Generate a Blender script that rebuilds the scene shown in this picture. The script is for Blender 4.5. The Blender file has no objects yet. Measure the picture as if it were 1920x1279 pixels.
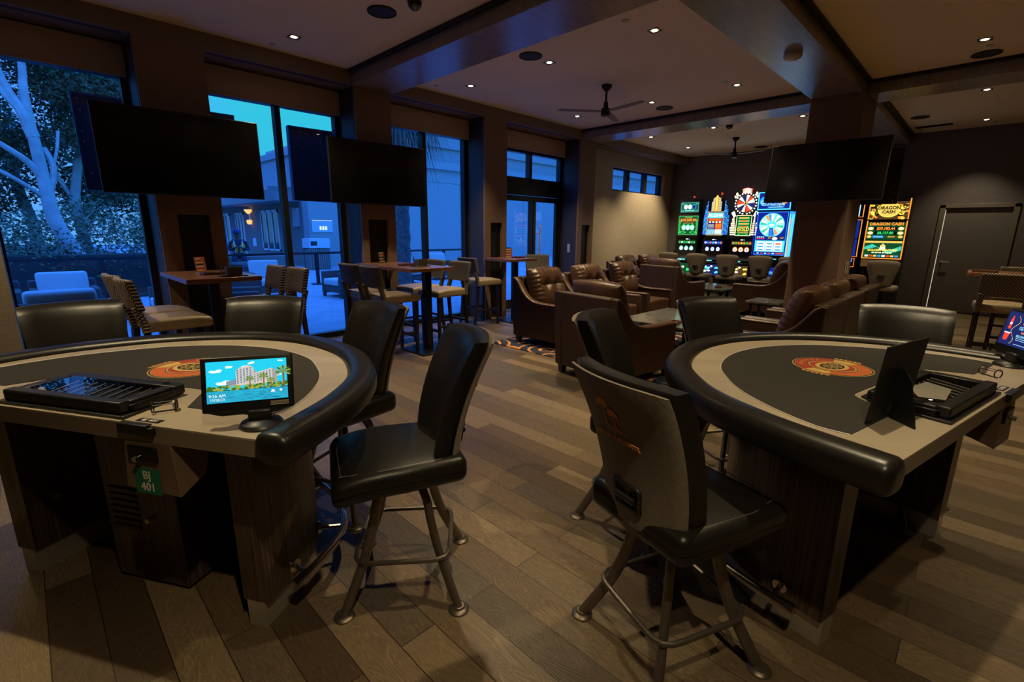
import bpy, bmesh, math, random
from mathutils import Vector, Matrix, noise
PI = math.pi
R = math.radians
S = bpy.context.scene
C = S.collection
random.seed(7)

# ------------------------------------------------------------------ camera, sky, exposure
cam_d = bpy.data.cameras.new('camera')
cam = bpy.data.objects.new('camera', cam_d)
C.objects.link(cam)
S.camera = cam
cam_d.sensor_fit = 'HORIZONTAL'
cam_d.sensor_width = 36.0
cam_d.lens = 36.0 * 892.0 / 1920.0
cam_d.clip_start = 0.05
cam_d.clip_end = 300
YAW, PITCH, ROLL, CAMH = 0.7772, 0.2262, 0.0087, 1.55
_f = Vector((math.cos(PITCH) * math.cos(YAW), math.cos(PITCH) * math.sin(YAW), -math.sin(PITCH)))
_r = Vector((math.sin(YAW), -math.cos(YAW), 0))
_u = _r.cross(_f)
_R = _r * math.cos(ROLL) + _u * math.sin(ROLL)
_U = -_r * math.sin(ROLL) + _u * math.cos(ROLL)
cam.matrix_world = Matrix(((_R.x, _U.x, -_f.x, 0), (_R.y, _U.y, -_f.y, 0), (_R.z, _U.z, -_f.z, CAMH), (0, 0, 0, 1)))

S.view_settings.view_transform = 'Standard'
S.view_settings.look = 'None'
S.view_settings.exposure = 0.0
S.view_settings.gamma = 1.0
S.view_settings.use_curve_mapping = False
S.cycles.use_denoising = True
S.cycles.max_bounces = 6
S.cycles.diffuse_bounces = 4
S.cycles.glossy_bounces = 3
S.cycles.transmission_bounces = 4
S.cycles.transparent_max_bounces = 8
S.cycles.sample_clamp_indirect = 3.0
S.cycles.caustics_reflective = False
S.cycles.caustics_refractive = False

world = bpy.data.worlds.new('dusk_sky')
S.world = world
world.use_nodes = True
wn = world.node_tree.nodes
wl = world.node_tree.links
wn.clear()
w_out = wn.new('ShaderNodeOutputWorld')
w_bg = wn.new('ShaderNodeBackground')
w_tc = wn.new('ShaderNodeTexCoord')
w_sep = wn.new('ShaderNodeSeparateXYZ')
w_ramp = wn.new('ShaderNodeValToRGB')
wl.new(w_tc.outputs['Generated'], w_sep.inputs[0])
wl.new(w_sep.outputs['Z'], w_ramp.inputs[0])
cr = w_ramp.color_ramp
cr.elements[0].position = 0.0
cr.elements[0].color = (0.04, 0.50, 0.85, 1)
cr.elements[1].position = 0.60
cr.elements[1].color = (0.11, 0.74, 3.9, 1)
e = cr.elements.new(0.26)
e.color = (0.038, 0.64, 0.82, 1)
e = cr.elements.new(0.40)
e.color = (0.07, 0.44, 2.3, 1)
w_bg.inputs['Strength'].default_value = 1.0
w_az = wn.new('ShaderNodeMapRange')
w_az.inputs['From Min'].default_value = 0.12
w_az.inputs['From Max'].default_value = 0.30
wl.new(w_sep.outputs['X'], w_az.inputs['Value'])
w_mix = wn.new('ShaderNodeMix')
w_mix.data_type = 'RGBA'
w_r2 = wn.new('ShaderNodeValToRGB')
wl.new(w_sep.outputs['Z'], w_r2.inputs[0])
w_r2.color_ramp.elements[0].position = .05
w_r2.color_ramp.elements[0].color = (.12, .45, 1.1, 1)
w_r2.color_ramp.elements[1].position = .60
w_r2.color_ramp.elements[1].color = (0.11, 0.74, 3.9, 1)
e = w_r2.color_ramp.elements.new(.36)
e.color = (.05, .30, 1.5, 1)
wl.new(w_r2.outputs[0], w_mix.inputs['A'])
wl.new(w_az.outputs[0], w_mix.inputs['Factor'])
wl.new(w_ramp.outputs[0], w_mix.inputs['B'])
wl.new(w_mix.outputs['Result'], w_bg.inputs[0])
wl.new(w_bg.outputs[0], w_out.inputs[0])

LAMP = 198.0            # downlight power
LAMP_COL = (1.0, 0.80, 0.47)
CEIL = 3.57
BEAM = 3.40

# ------------------------------------------------------------------ materials
MATS = {}


def mat(name, col=(.5, .5, .5), rough=.5, metal=0.0, spec=.5, emit=None, es=1.0, var=0.0, vscale=8.0, bump=0.0, bscale=60.0,
        stretch=(1, 1, 1), coat=0.0):
    m = bpy.data.materials.new(name)
    m.use_nodes = True
    nt = m.node_tree
    b = nt.nodes['Principled BSDF']
    b.inputs['Base Color'].default_value = (*col, 1)
    b.inputs['Roughness'].default_value = rough
    b.inputs['Metallic'].default_value = metal
    b.inputs['Specular IOR Level'].default_value = spec
    b.inputs['Coat Weight'].default_value = coat
    b.inputs['Coat Roughness'].default_value = .15
    if emit is not None:
        b.inputs['Emission Color'].default_value = (*emit, 1)
        b.inputs['Emission Strength'].default_value = es
    if var or bump:
        tc = nt.nodes.new('ShaderNodeTexCoord')
        mp = nt.nodes.new('ShaderNodeMapping')
        mp.inputs['Scale'].default_value = stretch
        nt.links.new(tc.outputs['Object'], mp.inputs[0])
    if var:
        nz = nt.nodes.new('ShaderNodeTexNoise')
        nz.inputs['Scale'].default_value = vscale
        nz.inputs['Detail'].default_value = 4
        nt.links.new(mp.outputs[0], nz.inputs['Vector'])
        rp = nt.nodes.new('ShaderNodeValToRGB')
        lo = [max(0, c * (1 - var)) for c in col]
        hi = [min(1, c * (1 + var)) for c in col]
        rp.color_ramp.elements[0].position = .3
        rp.color_ramp.elements[1].position = .7
        rp.color_ramp.elements[0].color = (*lo, 1)
        rp.color_ramp.elements[1].color = (*hi, 1)
        nt.links.new(nz.outputs[0], rp.inputs[0])
        nt.links.new(rp.outputs[0], b.inputs['Base Color'])
    if bump:
        nz2 = nt.nodes.new('ShaderNodeTexNoise')
        nz2.inputs['Scale'].default_value = bscale
        nz2.inputs['Detail'].default_value = 3
        nt.links.new(mp.outputs[0], nz2.inputs['Vector'])
        bp = nt.nodes.new('ShaderNodeBump')
        bp.inputs['Strength'].default_value = bump
        bp.inputs['Distance'].default_value = .004
        nt.links.new(nz2.outputs[0], bp.inputs['Height'])
        nt.links.new(bp.outputs[0], b.inputs['Normal'])
    MATS[name] = m
    return m


def N(nt, typ, **kw):
    n = nt.nodes.new(typ)
    for k, v in kw.items():
        if k in n.inputs.keys():
            n.inputs[k].default_value = v
        else:
            setattr(n, k, v)
    return n


def ramp(nt, stops, interp='LINEAR'):
    r = nt.nodes.new('ShaderNodeValToRGB')
    c = r.color_ramp
    c.interpolation = interp
    while len(c.elements) < len(stops):
        c.elements.new(.5)
    for e_, (p, col) in zip(c.elements, stops):
        e_.position = p
        e_.color = (*col, 1)
    return r


def mat_floor():
    m = mat('wood_floor', (.2, .12, .07), .42)
    nt = m.node_tree
    L = nt.links
    b = nt.nodes['Principled BSDF']
    tc = nt.nodes.new('ShaderNodeTexCoord')
    mp = N(nt, 'ShaderNodeMapping')
    mp.inputs['Rotation'].default_value = (0, 0, PI / 2)
    L.new(tc.outputs['Object'], mp.inputs[0])

    def brick(freq, off, mort):
        k = N(nt, 'ShaderNodeTexBrick')
        k.offset = .37
        k.offset_frequency = 2
        k.inputs['Scale'].default_value = 1.0
        k.inputs['Brick Width'].default_value = 1.35
        k.inputs['Row Height'].default_value = .157
        k.inputs['Mortar Size'].default_value = mort
        k.inputs['Mortar Smooth'].default_value = .1
        k.inputs['Bias'].default_value = 0
        k.inputs['Color1'].default_value = (0, 0, 0, 1)
        k.inputs['Color2'].default_value = (1, 1, 1, 1)
        k.inputs['Mortar'].default_value = (.5, .5, .5, 1)
        L.new(mp.outputs[0], k.inputs['Vector'])
        return k
    bk = brick(2, .4, .0018)
    tone = ramp(nt, [(0, (.080, .053, .031)), (.2, (.122, .082, .048)), (.4, (.19, .13, .074)), (.55, (.11, .083, .056)), (.75, (.215, .152, .088)), (1, (.262, .187, .110))])
    L.new(bk.outputs['Color'], tone.inputs[0])
    # per-plank shift for the grain
    sh = N(nt, 'ShaderNodeVectorMath', operation='SCALE')
    L.new(bk.outputs['Color'], sh.inputs[0])
    sh.inputs['Scale'].default_value = 37.0
    ad = N(nt, 'ShaderNodeVectorMath', operation='ADD')
    L.new(mp.outputs[0], ad.inputs[0])
    L.new(sh.outputs[0], ad.inputs[1])
    m2 = N(nt, 'ShaderNodeMapping')
    m2.inputs['Scale'].default_value = (1.6, 9, 1)
    L.new(ad.outputs[0], m2.inputs[0])
    wv = N(nt, 'ShaderNodeTexNoise', Scale=1.5, Detail=2.0, Distortion=.6)
    L.new(m2.outputs[0], wv.inputs['Vector'])
    # contour lines of a stretched noise read as cathedral grain
    mul = N(nt, 'ShaderNodeMath', operation='MULTIPLY')
    L.new(wv.outputs[0], mul.inputs[0])
    mul.inputs[1].default_value = 26.0
    fr = N(nt, 'ShaderNodeMath', operation='PINGPONG')
    L.new(mul.outputs[0], fr.inputs[0])
    fr.inputs[1].default_value = .5
    gr = ramp(nt, [(.0, (1.25, 1.22, 1.18)), (.14, (1.0, 1.0, 1.0)), (.3, (.82, .82, .82)), (1, (1.0, 1.0, 1.0))])
    L.new(fr.outputs[0], gr.inputs[0])
    fine = N(nt, 'ShaderNodeTexNoise', Scale=14.0, Detail=5.0)
    L.new(m2.outputs[0], fine.inputs['Vector'])
    fr2 = ramp(nt, [(.3, (.78, .78, .78)), (.7, (1.12, 1.12, 1.12))])
    L.new(fine.outputs[0], fr2.inputs[0])
    x1 = N(nt, 'ShaderNodeMix', data_type='RGBA', blend_type='MULTIPLY')
    x1.inputs['Factor'].default_value = 1
    L.new(tone.outputs[0], x1.inputs['A'])
    L.new(gr.outputs[0], x1.inputs['B'])
    x2 = N(nt, 'ShaderNodeMix', data_type='RGBA', blend_type='MULTIPLY')
    x2.inputs['Factor'].default_value = 1
    L.new(x1.outputs['Result'], x2.inputs['A'])
    L.new(fr2.outputs[0], x2.inputs['B'])
    x3 = N(nt, 'ShaderNodeMix', data_type='RGBA', blend_type='MIX')
    L.new(bk.outputs['Fac'], x3.inputs['Factor'])
    L.new(x2.outputs['Result'], x3.inputs['A'])
    x3.inputs['B'].default_value = (.02, .012, .007, 1)
    L.new(x3.outputs['Result'], b.inputs['Base Color'])
    bp = N(nt, 'ShaderNodeBump')
    bp.inputs['Strength'].default_value = .25
    bp.inputs['Distance'].default_value = .003
    L.new(fr.outputs[0], bp.inputs['Height'])
    L.new(bp.outputs[0], b.inputs['Normal'])
    return m


def mat_wood(name, dark, light, rough=.4, scale=(30, 30, 1.2), nscale=2.2, coat=0.0):
    m = mat(name, light, rough, coat=coat)
    nt = m.node_tree
    L = nt.links
    tc = nt.nodes.new('ShaderNodeTexCoord')
    mp = N(nt, 'ShaderNodeMapping')
    mp.inputs['Scale'].default_value = scale
    L.new(tc.outputs['Object'], mp.inputs[0])
    nz = N(nt, 'ShaderNodeTexNoise', Scale=nscale, Detail=5.0, Distortion=.3)
    L.new(mp.outputs[0], nz.inputs['Vector'])
    rp = ramp(nt, [(.32, dark), (.5, tuple((a + b) / 2 for a, b in zip(dark, light))), (.68, light)])
    L.new(nz.outputs[0], rp.inputs[0])
    L.new(rp.outputs[0], nt.nodes['Principled BSDF'].inputs['Base Color'])
    return m


def mat_weave(name, a, b, scale=70.0, rough=.8, vert=False):
    """small two-tone woven dots"""
    m = mat(name, a, rough)
    nt = m.node_tree
    L = nt.links
    tc = nt.nodes.new('ShaderNodeTexCoord')
    mp = N(nt, 'ShaderNodeMapping')
    mp.inputs['Scale'].default_value = (scale, scale, scale)
    L.new(tc.outputs['Object'], mp.inputs[0])
    sep = N(nt, 'ShaderNodeSeparateXYZ')
    L.new(mp.outputs[0], sep.inputs[0])
    outs = []
    for ax in ('Y', 'Z'):
        s = N(nt, 'ShaderNodeMath', operation='SINE')
        L.new(sep.outputs[ax], s.inputs[0])
        outs.append(s)
    mu = N(nt, 'ShaderNodeMath', operation='MULTIPLY')
    L.new(outs[0].outputs[0], mu.inputs[0])
    L.new(outs[1].outputs[0], mu.inputs[1])
    rp = ramp(nt, [(.1, a), (.35, b)])
    L.new(mu.outputs[0], rp.inputs[0])
    L.new(rp.outputs[0], nt.nodes['Principled BSDF'].inputs['Base Color'])
    return m


def mat_cloth_wall(name, col, amp=.12, scale=120):
    m = mat(name, col, .75)
    nt = m.node_tree
    L = nt.links
    tc = nt.nodes.new('ShaderNodeTexCoord')
    res = []
    for st in ((scale, scale, 6), (6, 6, scale)):
        mp = N(nt, 'ShaderNodeMapping')
        mp.inputs['Scale'].default_value = st
        L.new(tc.outputs['Object'], mp.inputs[0])
        nz = N(nt, 'ShaderNodeTexNoise', Scale=1.0, Detail=2.0)
        L.new(mp.outputs[0], nz.inputs['Vector'])
        res.append(nz)
    ad = N(nt, 'ShaderNodeMath', operation='ADD')
    L.new(res[0].outputs[0], ad.inputs[0])
    L.new(res[1].outputs[0], ad.inputs[1])
    rp = ramp(nt, [(.75, tuple(c * (1 - amp) for c in col)), (1.0, tuple(min(1, c * (1 + amp)) for c in col))])
    rp.color_ramp.elements[0].position = .35
    hv = N(nt, 'ShaderNodeMath', operation='MULTIPLY')
    L.new(ad.outputs[0], hv.inputs[0])
    hv.inputs[1].default_value = .5
    rp.color_ramp.elements[1].position = .65
    L.new(hv.outputs[0], rp.inputs[0])
    L.new(rp.outputs[0], nt.nodes['Principled BSDF'].inputs['Base Color'])
    return m


def mat_rug():
    m = mat('patterned_rug', (.02, .03, .06), .9)
    nt = m.node_tree
    L = nt.links
    tc = nt.nodes.new('ShaderNodeTexCoord')
    mp = N(nt, 'ShaderNodeMapping')
    mp.inputs['Scale'].default_value = (1, 1, 1)
    L.new(tc.outputs['Object'], mp.inputs[0])
    vo = N(nt, 'ShaderNodeTexVoronoi', Scale=1.9)
    vo.feature = 'F1'
    L.new(mp.outputs[0], vo.inputs['Vector'])
    mu = N(nt, 'ShaderNodeMath', operation='MULTIPLY')
    L.new(vo.outputs['Distance'], mu.inputs[0])
    mu.inputs[1].default_value = 4.0
    pg = N(nt, 'ShaderNodeMath', operation='PINGPONG')
    L.new(mu.outputs[0], pg.inputs[0])
    pg.inputs[1].default_value = .5
    rp = ramp(nt, [(0, (.62, .25, .055)), (.1, (.62, .25, .055)), (.13, (.012, .02, .045)), (.5, (.012, .02, .045))], 'CONSTANT')
    L.new(pg.outputs[0], rp.inputs[0])
    nz = N(nt, 'ShaderNodeTexNoise', Scale=2.3, Detail=2.0)
    L.new(mp.outputs[0], nz.inputs['Vector'])
    rp2 = ramp(nt, [(0, (0, 0, 0)), (.56, (0, 0, 0)), (.58, (1, 1, 1))], 'CONSTANT')
    L.new(nz.outputs[0], rp2.inputs[0])
    mx = N(nt, 'ShaderNodeMix', data_type='RGBA')
    L.new(rp2.outputs[0], mx.inputs['Factor'])
    L.new(rp.outputs[0], mx.inputs['A'])
    mx.inputs['B'].default_value = (.09, .05, .03, 1)
    L.new(mx.outputs['Result'], nt.nodes['Principled BSDF'].inputs['Base Color'])
    return m


def mat_stone(name, base, vein, rough=.3, scale=3.0):
    m = mat(name, base, rough)
    nt = m.node_tree
    L = nt.links
    tc = nt.nodes.new('ShaderNodeTexCoord')
    nz = N(nt, 'ShaderNodeTexNoise', Scale=scale, Detail=8.0, Distortion=1.6)
    L.new(tc.outputs['Object'], nz.inputs['Vector'])
    rp = ramp(nt, [(.35, base), (.5, vein), (.62, base)])
    L.new(nz.outputs[0], rp.inputs[0])
    L.new(rp.outputs[0], nt.nodes['Principled BSDF'].inputs['Base Color'])
    return m


def mat_glass(name, tint=(.92, .96, .97), refl=1.0):
    m = bpy.data.materials.new(name)
    m.use_nodes = True
    nt = m.node_tree
    nt.nodes.clear()
    o = nt.nodes.new('ShaderNodeOutputMaterial')
    mx = nt.nodes.new('ShaderNodeMixShader')
    tr = nt.nodes.new('ShaderNodeBsdfTransparent')
    tr.inputs[0].default_value = (*tint, 1)
    gl = nt.nodes.new('ShaderNodeBsdfGlossy')
    gl.inputs['Roughness'].default_value = 0.0
    gl.inputs[0].default_value = (refl, refl, refl, 1)
    fr = nt.nodes.new('ShaderNodeFresnel')
    fr.inputs[0].default_value = 1.5
    nt.links.new(fr.outputs[0], mx.inputs[0])
    nt.links.new(tr.outputs[0], mx.inputs[1])
    nt.links.new(gl.outputs[0], mx.inputs[2])
    nt.links.new(mx.outputs[0], o.inputs[0])
    MATS[name] = m
    return m


def glow(name, col, st=1.6):
    return mat(name, tuple(c * .2 for c in col), .4, emit=col, es=st * (1.15 if name[0] == 's' else 1.0))


mat_floor()
mat_rug()
mat('ceiling_paint', (.88, .76, .53), .8, var=.04, vscale=1.0)
mat('beam_bronze', (.26, .215, .19), .27, spec=.6, var=.15, vscale=3, stretch=(1, 8, 1))
mat('pillar_cloth', (.22, .135, .088), .6, var=.1, vscale=30, bump=.1, bscale=150)
mat('soffit_paint', (.21, .15, .115), .6)
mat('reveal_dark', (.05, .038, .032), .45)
mat('niche_black', (.008, .008, .008), .5)
mat_cloth_wall('beige_wallcloth', (.42, .34, .25), .12, 90)
mat_cloth_wall('dark_wallcloth', (.125, .112, .12), .22, 210)
mat('blind_fabric', (.56, .42, .32), .85, var=.05, vscale=40)
mat('frame_black', (.012, .012, .013), .35)
mat('slot_black', (.006, .006, .006), .6)
mat_glass('window_glass')
mat_glass('tray_glass', (.8, .82, .85))
mat('white_plastic', (.55, .5, .42), .4)
mat('dome_glass', (.02, .02, .02), .05, spec=1.0)
mat('speaker_mesh', (.02, .018, .016), .7)
mat('black_metal', (.018, .018, .019), .35, metal=.6)
mat('lamp_glow', (1, 1, 1), .5, emit=(1.0, .85, .65), es=14)
mat('gap_glow', (1, .9, .7), .5, emit=(1.0, .88, .66), es=.9)
mat('tv_screen', (.004, .004, .004), .16, spec=.5)
mat('tv_shell', (.014, .014, .016), .35)
mat('screw_silver', (.7, .7, .7), .3, metal=1)
# gaming furniture
mat('black_leather', (.012, .0105, .009), .35, spec=.38, bump=.12, bscale=220)
mat('black_vinyl', (.014, .012, .0105), .34, spec=.45, bump=.06, bscale=300)
mat('shell_fabric', (.21, .175, .14), .85, var=.12, vscale=60, bump=.35, bscale=260)
mat('thread_orange', (.75, .33, .09), .7)
mat('seam_thread', (.16, .14, .12), .6)
mat('seam_dark', (.035, .032, .03), .6)
mat('gunmetal', (.19, .158, .125), .38, metal=.75, bump=.15, bscale=400)
mat('chrome', (.55, .5, .45), .16, metal=1)
mat('brushed_steel', (.62, .57, .5), .38, metal=.7)
mat('black_plastic', (.014, .014, .014), .4)
mat('matte_black', (.01, .01, .01), .55)
mat_stone('table_laminate', (.46, .385, .285), (.38, .315, .235), .38, 1.7)
mat('table_edge', (.25, .20, .145), .5, var=.06, vscale=5)
mat('felt_black', (.027, .0235, .0195), .9, var=.05, vscale=200)
mat_wood('zebrano', (.014, .009, .006), (.135, .085, .055), .35, (60, 60, 1.0), 1.6)
mat('panel_brown', (.17, .115, .075), .5, var=.05)
mat('deco_red', (.42, .045, .02), .6)
mat('deco_orange', (.62, .14, .03), .6)
mat('deco_gold', (.68, .47, .14), .5)
mat('deco_green', (.10, .14, .075), .6)
mat('deco_black', (.006, .006, .006), .6)
mat('sign_green', (.008, .17, .10), .6)
mat('paint_white', (.75, .72, .65), .6)
mat('plate_black', (.008, .008, .008), .4)
mat('sticker_tan', (.5, .42, .28), .5)
mat('chip_ridge', (.22, .19, .15), .4)
mat('paper_cream', (.6, .54, .42), .7)
mat('acrylic', (.45, .42, .36), .1, spec=.8)
# bar furniture
mat('bar_leather', (.36, .27, .165), .42, spec=.5, var=.1, vscale=6, bump=.1, bscale=60)
mat_weave('houndstooth', (.035, .028, .022), (.62, .5, .36), 220.0)
mat('stool_fabric', (.13, .11, .09), .85, var=.25, vscale=90)
mat('stool_wood', (.018, .012, .009), .4)
mat_wood('bar_walnut', (.11, .042, .016), (.29, .125, .05), .3, (1.5, 14, 14), 1.6, coat=.3)
# lounge
mat('brown_leather', (.085, .040, .021), .34, spec=.6, var=.22, vscale=5, bump=.15, bscale=60)
mat('brown_panel', (.042, .020, .012), .5, spec=.4, var=.12, vscale=6, bump=.1, bscale=120)
mat_stone('table_marble', (.055, .055, .05), (.15, .15, .135), .12, 4.0)
mat('grey_seat', (.17, .135, .105), .7, var=.08)
mat('menu_orange', (.30, .075, .025), .5)
mat('menu_black', (.02, .015, .012), .4)
mat('tray_wood', (.11, .035, .018), .4)
mat('caddy_steel', (.16, .14, .12), .35, metal=.7)
mat('amber', (.35, .12, .02), .3)
# outside
mat('patio_concrete', (.36, .37, .38), .8, var=.12, vscale=2.5)
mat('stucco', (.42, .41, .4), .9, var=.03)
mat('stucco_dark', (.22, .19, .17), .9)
mat('eave_wood', (.3, .28, .27), .8)
mat('out_white', (.7, .72, .74), .6)
mat('out_cushion', (.6, .58, .54), .9, var=.06, vscale=40)
mat('out_wicker', (.09, .07, .06), .7)
mat('pane_dark', (.03, .04, .05), .08, spec=.8)
mat('bark_pale', (.52, .49, .45), .85, var=.2, vscale=4, bump=.3, bscale=14)
mat('bark_palm', (.16, .13, .11), .9, var=.4, vscale=12, bump=.6, bscale=20)
mat('leaf_green', (.10, .13, .06), .6)
mat('leaf_pale', (.30, .33, .20), .6)
mat('frond', (.12, .12, .08), .7)
mat('soil', (.05, .045, .04), .9)
mat('rail_black', (.01, .01, .012), .5)
mat('hi_vis', (1.0, .42, .03), .7)
mat('hi_vis_tape', (.7, .68, .6), .5)
mat('navy_cloth', (.02, .025, .06), .8)
mat('cap_navy', (.03, .03, .12), .7)
mat('skin', (.24, .12, .07), .55)
mat('sconce_glow', (.8, .4, .15), .5, emit=(1.0, .45, .12), es=1.6)
mat('litsign', (.8, .8, .7), .5, emit=(.9, .95, .7), es=.9)
# screens
glow('s_white', (.9, 1.0, .95), 1.5)
glow('s_warm', (1.0, .82, .5), 1.5)
glow('s_yellow', (1.0, .74, .08), 1.3)
glow('s_gold', (.85, .62, .12), 1.0)
glow('s_orange', (1.0, .27, .03), 1.4)
glow('s_red', (.9, .06, .02), 1.1)
glow('s_green', (.03, .75, .16), 1.2)
glow('s_teal', (.05, .6, .42), 1.0)
glow('s_dteal', (.01, .14, .12), .6)
glow('s_dgreen', (.01, .11, .035), .6)
glow('s_blue', (.03, .22, 1.0), 1.6)
glow('s_dblue', (.005, .02, .28), 1.0)
glow('s_cyan', (.08, .72, 1.0), 1.4)
glow('s_palecyan', (.35, .8, .95), 1.1)
glow('s_black', (.003, .003, .004), .2)
glow('s_brown', (.12, .06, .02), .7)
glow('s_navy', (.012, .02, .13), .9)
# the holiday picture on the table monitor
glow('p_sky', (.015, .56, .78), 1.15)
glow('p_cloud', (.72, .86, .92), 1.15)
glow('p_wall', (.62, .54, .46), 1.1)
glow('p_shade', (.38, .36, .36), 1.0)
glow('p_glass', (.03, .2, .42), 1.0)
glow('p_leaf', (.05, .16, .02), .9)
glow('p_leafhi', (.32, .42, .06), 1.0)
glow('p_trunk', (.22, .13, .05), 1.0)
glow('p_water', (.02, .36, .55), 1.1)
glow('p_waterd', (.01, .14, .34), 1.0)
glow('p_white', (.9, .92, .9), 1.1)


# ------------------------------------------------------------------ mesh builder
class MB:
    def __init__(self):
        self.v = []
        self.f = []
        self.fm = []
        self.mats = []
        self.M = Matrix.Identity(4)
        self.cur = None

    def use(self, m):
        if m not in self.mats:
            self.mats.append(m)
        self.cur = self.mats.index(m)
        return self

    def add(self, vs, fs):
        o = len(self.v)
        M = self.M
        self.v.extend([tuple(M @ Vector(p)) for p in vs])
        for f in fs:
            self.f.append([i + o for i in f])
            self.fm.append(self.cur or 0)
        return self

    def box(self, x0, x1, y0, y1, z0, z1):
        vs = [(x, y, z) for z in (z0, z1) for y in (y0, y1) for x in (x0, x1)]
        return self.add(vs, [(0, 2, 3, 1), (4, 5, 7, 6), (0, 1, 5, 4), (2, 6, 7, 3), (0, 4, 6, 2), (1, 3, 7, 5)])

    def prism(self, pts, z0, z1, axis='z'):
        """polygon pts extruded; axis z: (x,y) ; axis y: (x,z) ; axis x: (y,z)"""
        a = sum(p[0] * q[1] - q[0] * p[1] for p, q in zip(pts, pts[1:] + pts[:1]))
        if a < 0:
            pts = pts[::-1]
        n = len(pts)
        if axis == 'z':
            vs = [(x, y, z0) for x, y in pts] + [(x, y, z1) for x, y in pts]
            flip = False
        elif axis == 'y':
            vs = [(x, z0, z) for x, z in pts] + [(x, z1, z) for x, z in pts]
            flip = True
        else:
            vs = [(z0, x, z) for x, z in pts] + [(z1, x, z) for x, z in pts]
            flip = False
        fs = [list(range(n - 1, -1, -1)), list(range(n, 2 * n))] + [(i, (i + 1) % n, n + (i + 1) % n, n + i) for i in range(n)]
        if flip:
            fs = [list(f)[::-1] for f in fs]
        return self.add(vs, fs)

    def tube(self, path, r, n=8, closed=False, flat=1.0, caps=True):
        P = [Vector(p) for p in path]
        k = len(P)
        rs = r if isinstance(r, (list, tuple)) else [r] * k
        vs = []
        prev = None
        for i, p in enumerate(P):
            if closed:
                t = P[(i + 1) % k] - P[(i - 1) % k]
            else:
                t = P[min(i + 1, k - 1)] - P[max(i - 1, 0)]
            t.normalize()
            if prev is None:
                a = Vector((0, 0, 1)) if abs(t.z) < .9 else Vector((1, 0, 0))
                nn = (a - t * a.dot(t)).normalized()
            else:
                nn = (prev - t * prev.dot(t)).normalized()
            prev = nn
            b = t.cross(nn)
            for j in range(n):
                an = 2 * PI * j / n
                vs.append(tuple(p + nn * math.cos(an) * rs[i] + b * math.sin(an) * rs[i] * flat))
        fs = []
        for i in range(k if closed else k - 1):
            for j in range(n):
                a, b2 = i * n + j, i * n + (j + 1) % n
                c, d = ((i + 1) % k) * n + (j + 1) % n, ((i + 1) % k) * n + j
                fs.append((a, b2, c, d))
        if caps and not closed:
            fs.append(list(range(n - 1, -1, -1)))
            fs.append([(k - 1) * n + j for j in range(n)])
        return self.add(vs, fs)

    def lathe(self, prof, n=24, c=(0, 0, 0), sx=1.0, sy=1.0):
        vs, fs = [], []
        k = len(prof)
        for r, z in prof:
            for j in range(n):
                a = 2 * PI * j / n
                vs.append((c[0] + r * sx * math.cos(a), c[1] + r * sy * math.sin(a), c[2] + z))
        for i in range(k - 1):
            for j in range(n):
                fs.append((i * n + j, i * n + (j + 1) % n, (i + 1) * n + (j + 1) % n, (i + 1) * n + j))
        if prof[0][0] > 1e-6:
            fs.append(list(range(n - 1, -1, -1)))
        if prof[-1][0] > 1e-6:
            fs.append([(k - 1) * n + j for j in range(n)])
        return self.add(vs, fs)

    def rbox(self, c, h, r, seg=3, mid=4, fn=None):
        """rounded box, centre c, half sizes h; fn deforms local points"""
        axes = []
        for i in range(3):
            hh = h[i]
            rr = min(r, hh * .999)
            a = [-hh + rr * k / seg for k in range(seg)]
            inner = [-(hh - rr) + 2 * (hh - rr) * k / mid for k in range(mid + 1)]
            axes.append(a + inner + [-q for q in a[::-1]])
        key, vs, fs = {}, [], []

        def vid(p):
            kk = tuple(round(q, 6) for q in p)
            if kk in key:
                return key[kk]
            q = []
            for i in range(3):
                lim = h[i] - min(r, h[i] * .999)
                q.append(max(-lim, min(lim, p[i])))
            d = Vector(p) - Vector(q)
            if d.length > 1e-9:
                d = d.normalized() * r
                d = Vector([max(-min(r, h[i]), min(min(r, h[i]), d[i])) for i in range(3)])
            o = Vector(q) + d
            if fn:
                o = Vector(fn(o))
            key[kk] = len(vs)
            vs.append(tuple(o + Vector(c)))
            return key[kk]
        for ax in range(3):
            b, cc = [(1, 2), (2, 0), (0, 1)][ax]
            for sgn in (-1, 1):
                for i in range(len(axes[b]) - 1):
                    for j in range(len(axes[cc]) - 1):
                        quad = []
                        for (bi, ci) in ((i, j), (i + 1, j), (i + 1, j + 1), (i, j + 1)):
                            p = [0, 0, 0]
                            p[ax] = sgn * h[ax]
                            p[b] = axes[b][bi]
                            p[cc] = axes[cc][ci]
                            quad.append(vid(p))
                        if sgn < 0:
                            quad = quad[::-1]
                        if len(set(quad)) >= 3:
                            fs.append(quad)
        return self.add(vs, fs)

    def quad(self, a, b, c, d):
        return self.add([a, b, c, d], [(0, 1, 2, 3)])

    def disc(self, cx, cy, z, rx, ry=None, n=32, th=.001, a0=0, a1=2 * PI, rin=0.0, rot=0.0):
        """flat disc or ring sector, a thin slab"""
        ry = rx if ry is None else ry
        full = abs(a1 - a0 - 2 * PI) < 1e-6

        def P(t, k):
            x, y = rx * k * math.cos(t), ry * k * math.sin(t)
            return cx + x * math.cos(rot) - y * math.sin(rot), cy + x * math.sin(rot) + y * math.cos(rot)
        m = n if full else n + 1
        ts = [a0 + (a1 - a0) * i / n for i in range(m)]
        if rin <= 0:
            pts = [P(t, 1) for t in ts]
            if not full:
                pts.append((cx, cy))
            return self.prism(pts, z, z + th)
        o = [P(t, 1) for t in ts]
        i_ = [P(t, rin) for t in ts]
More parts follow.
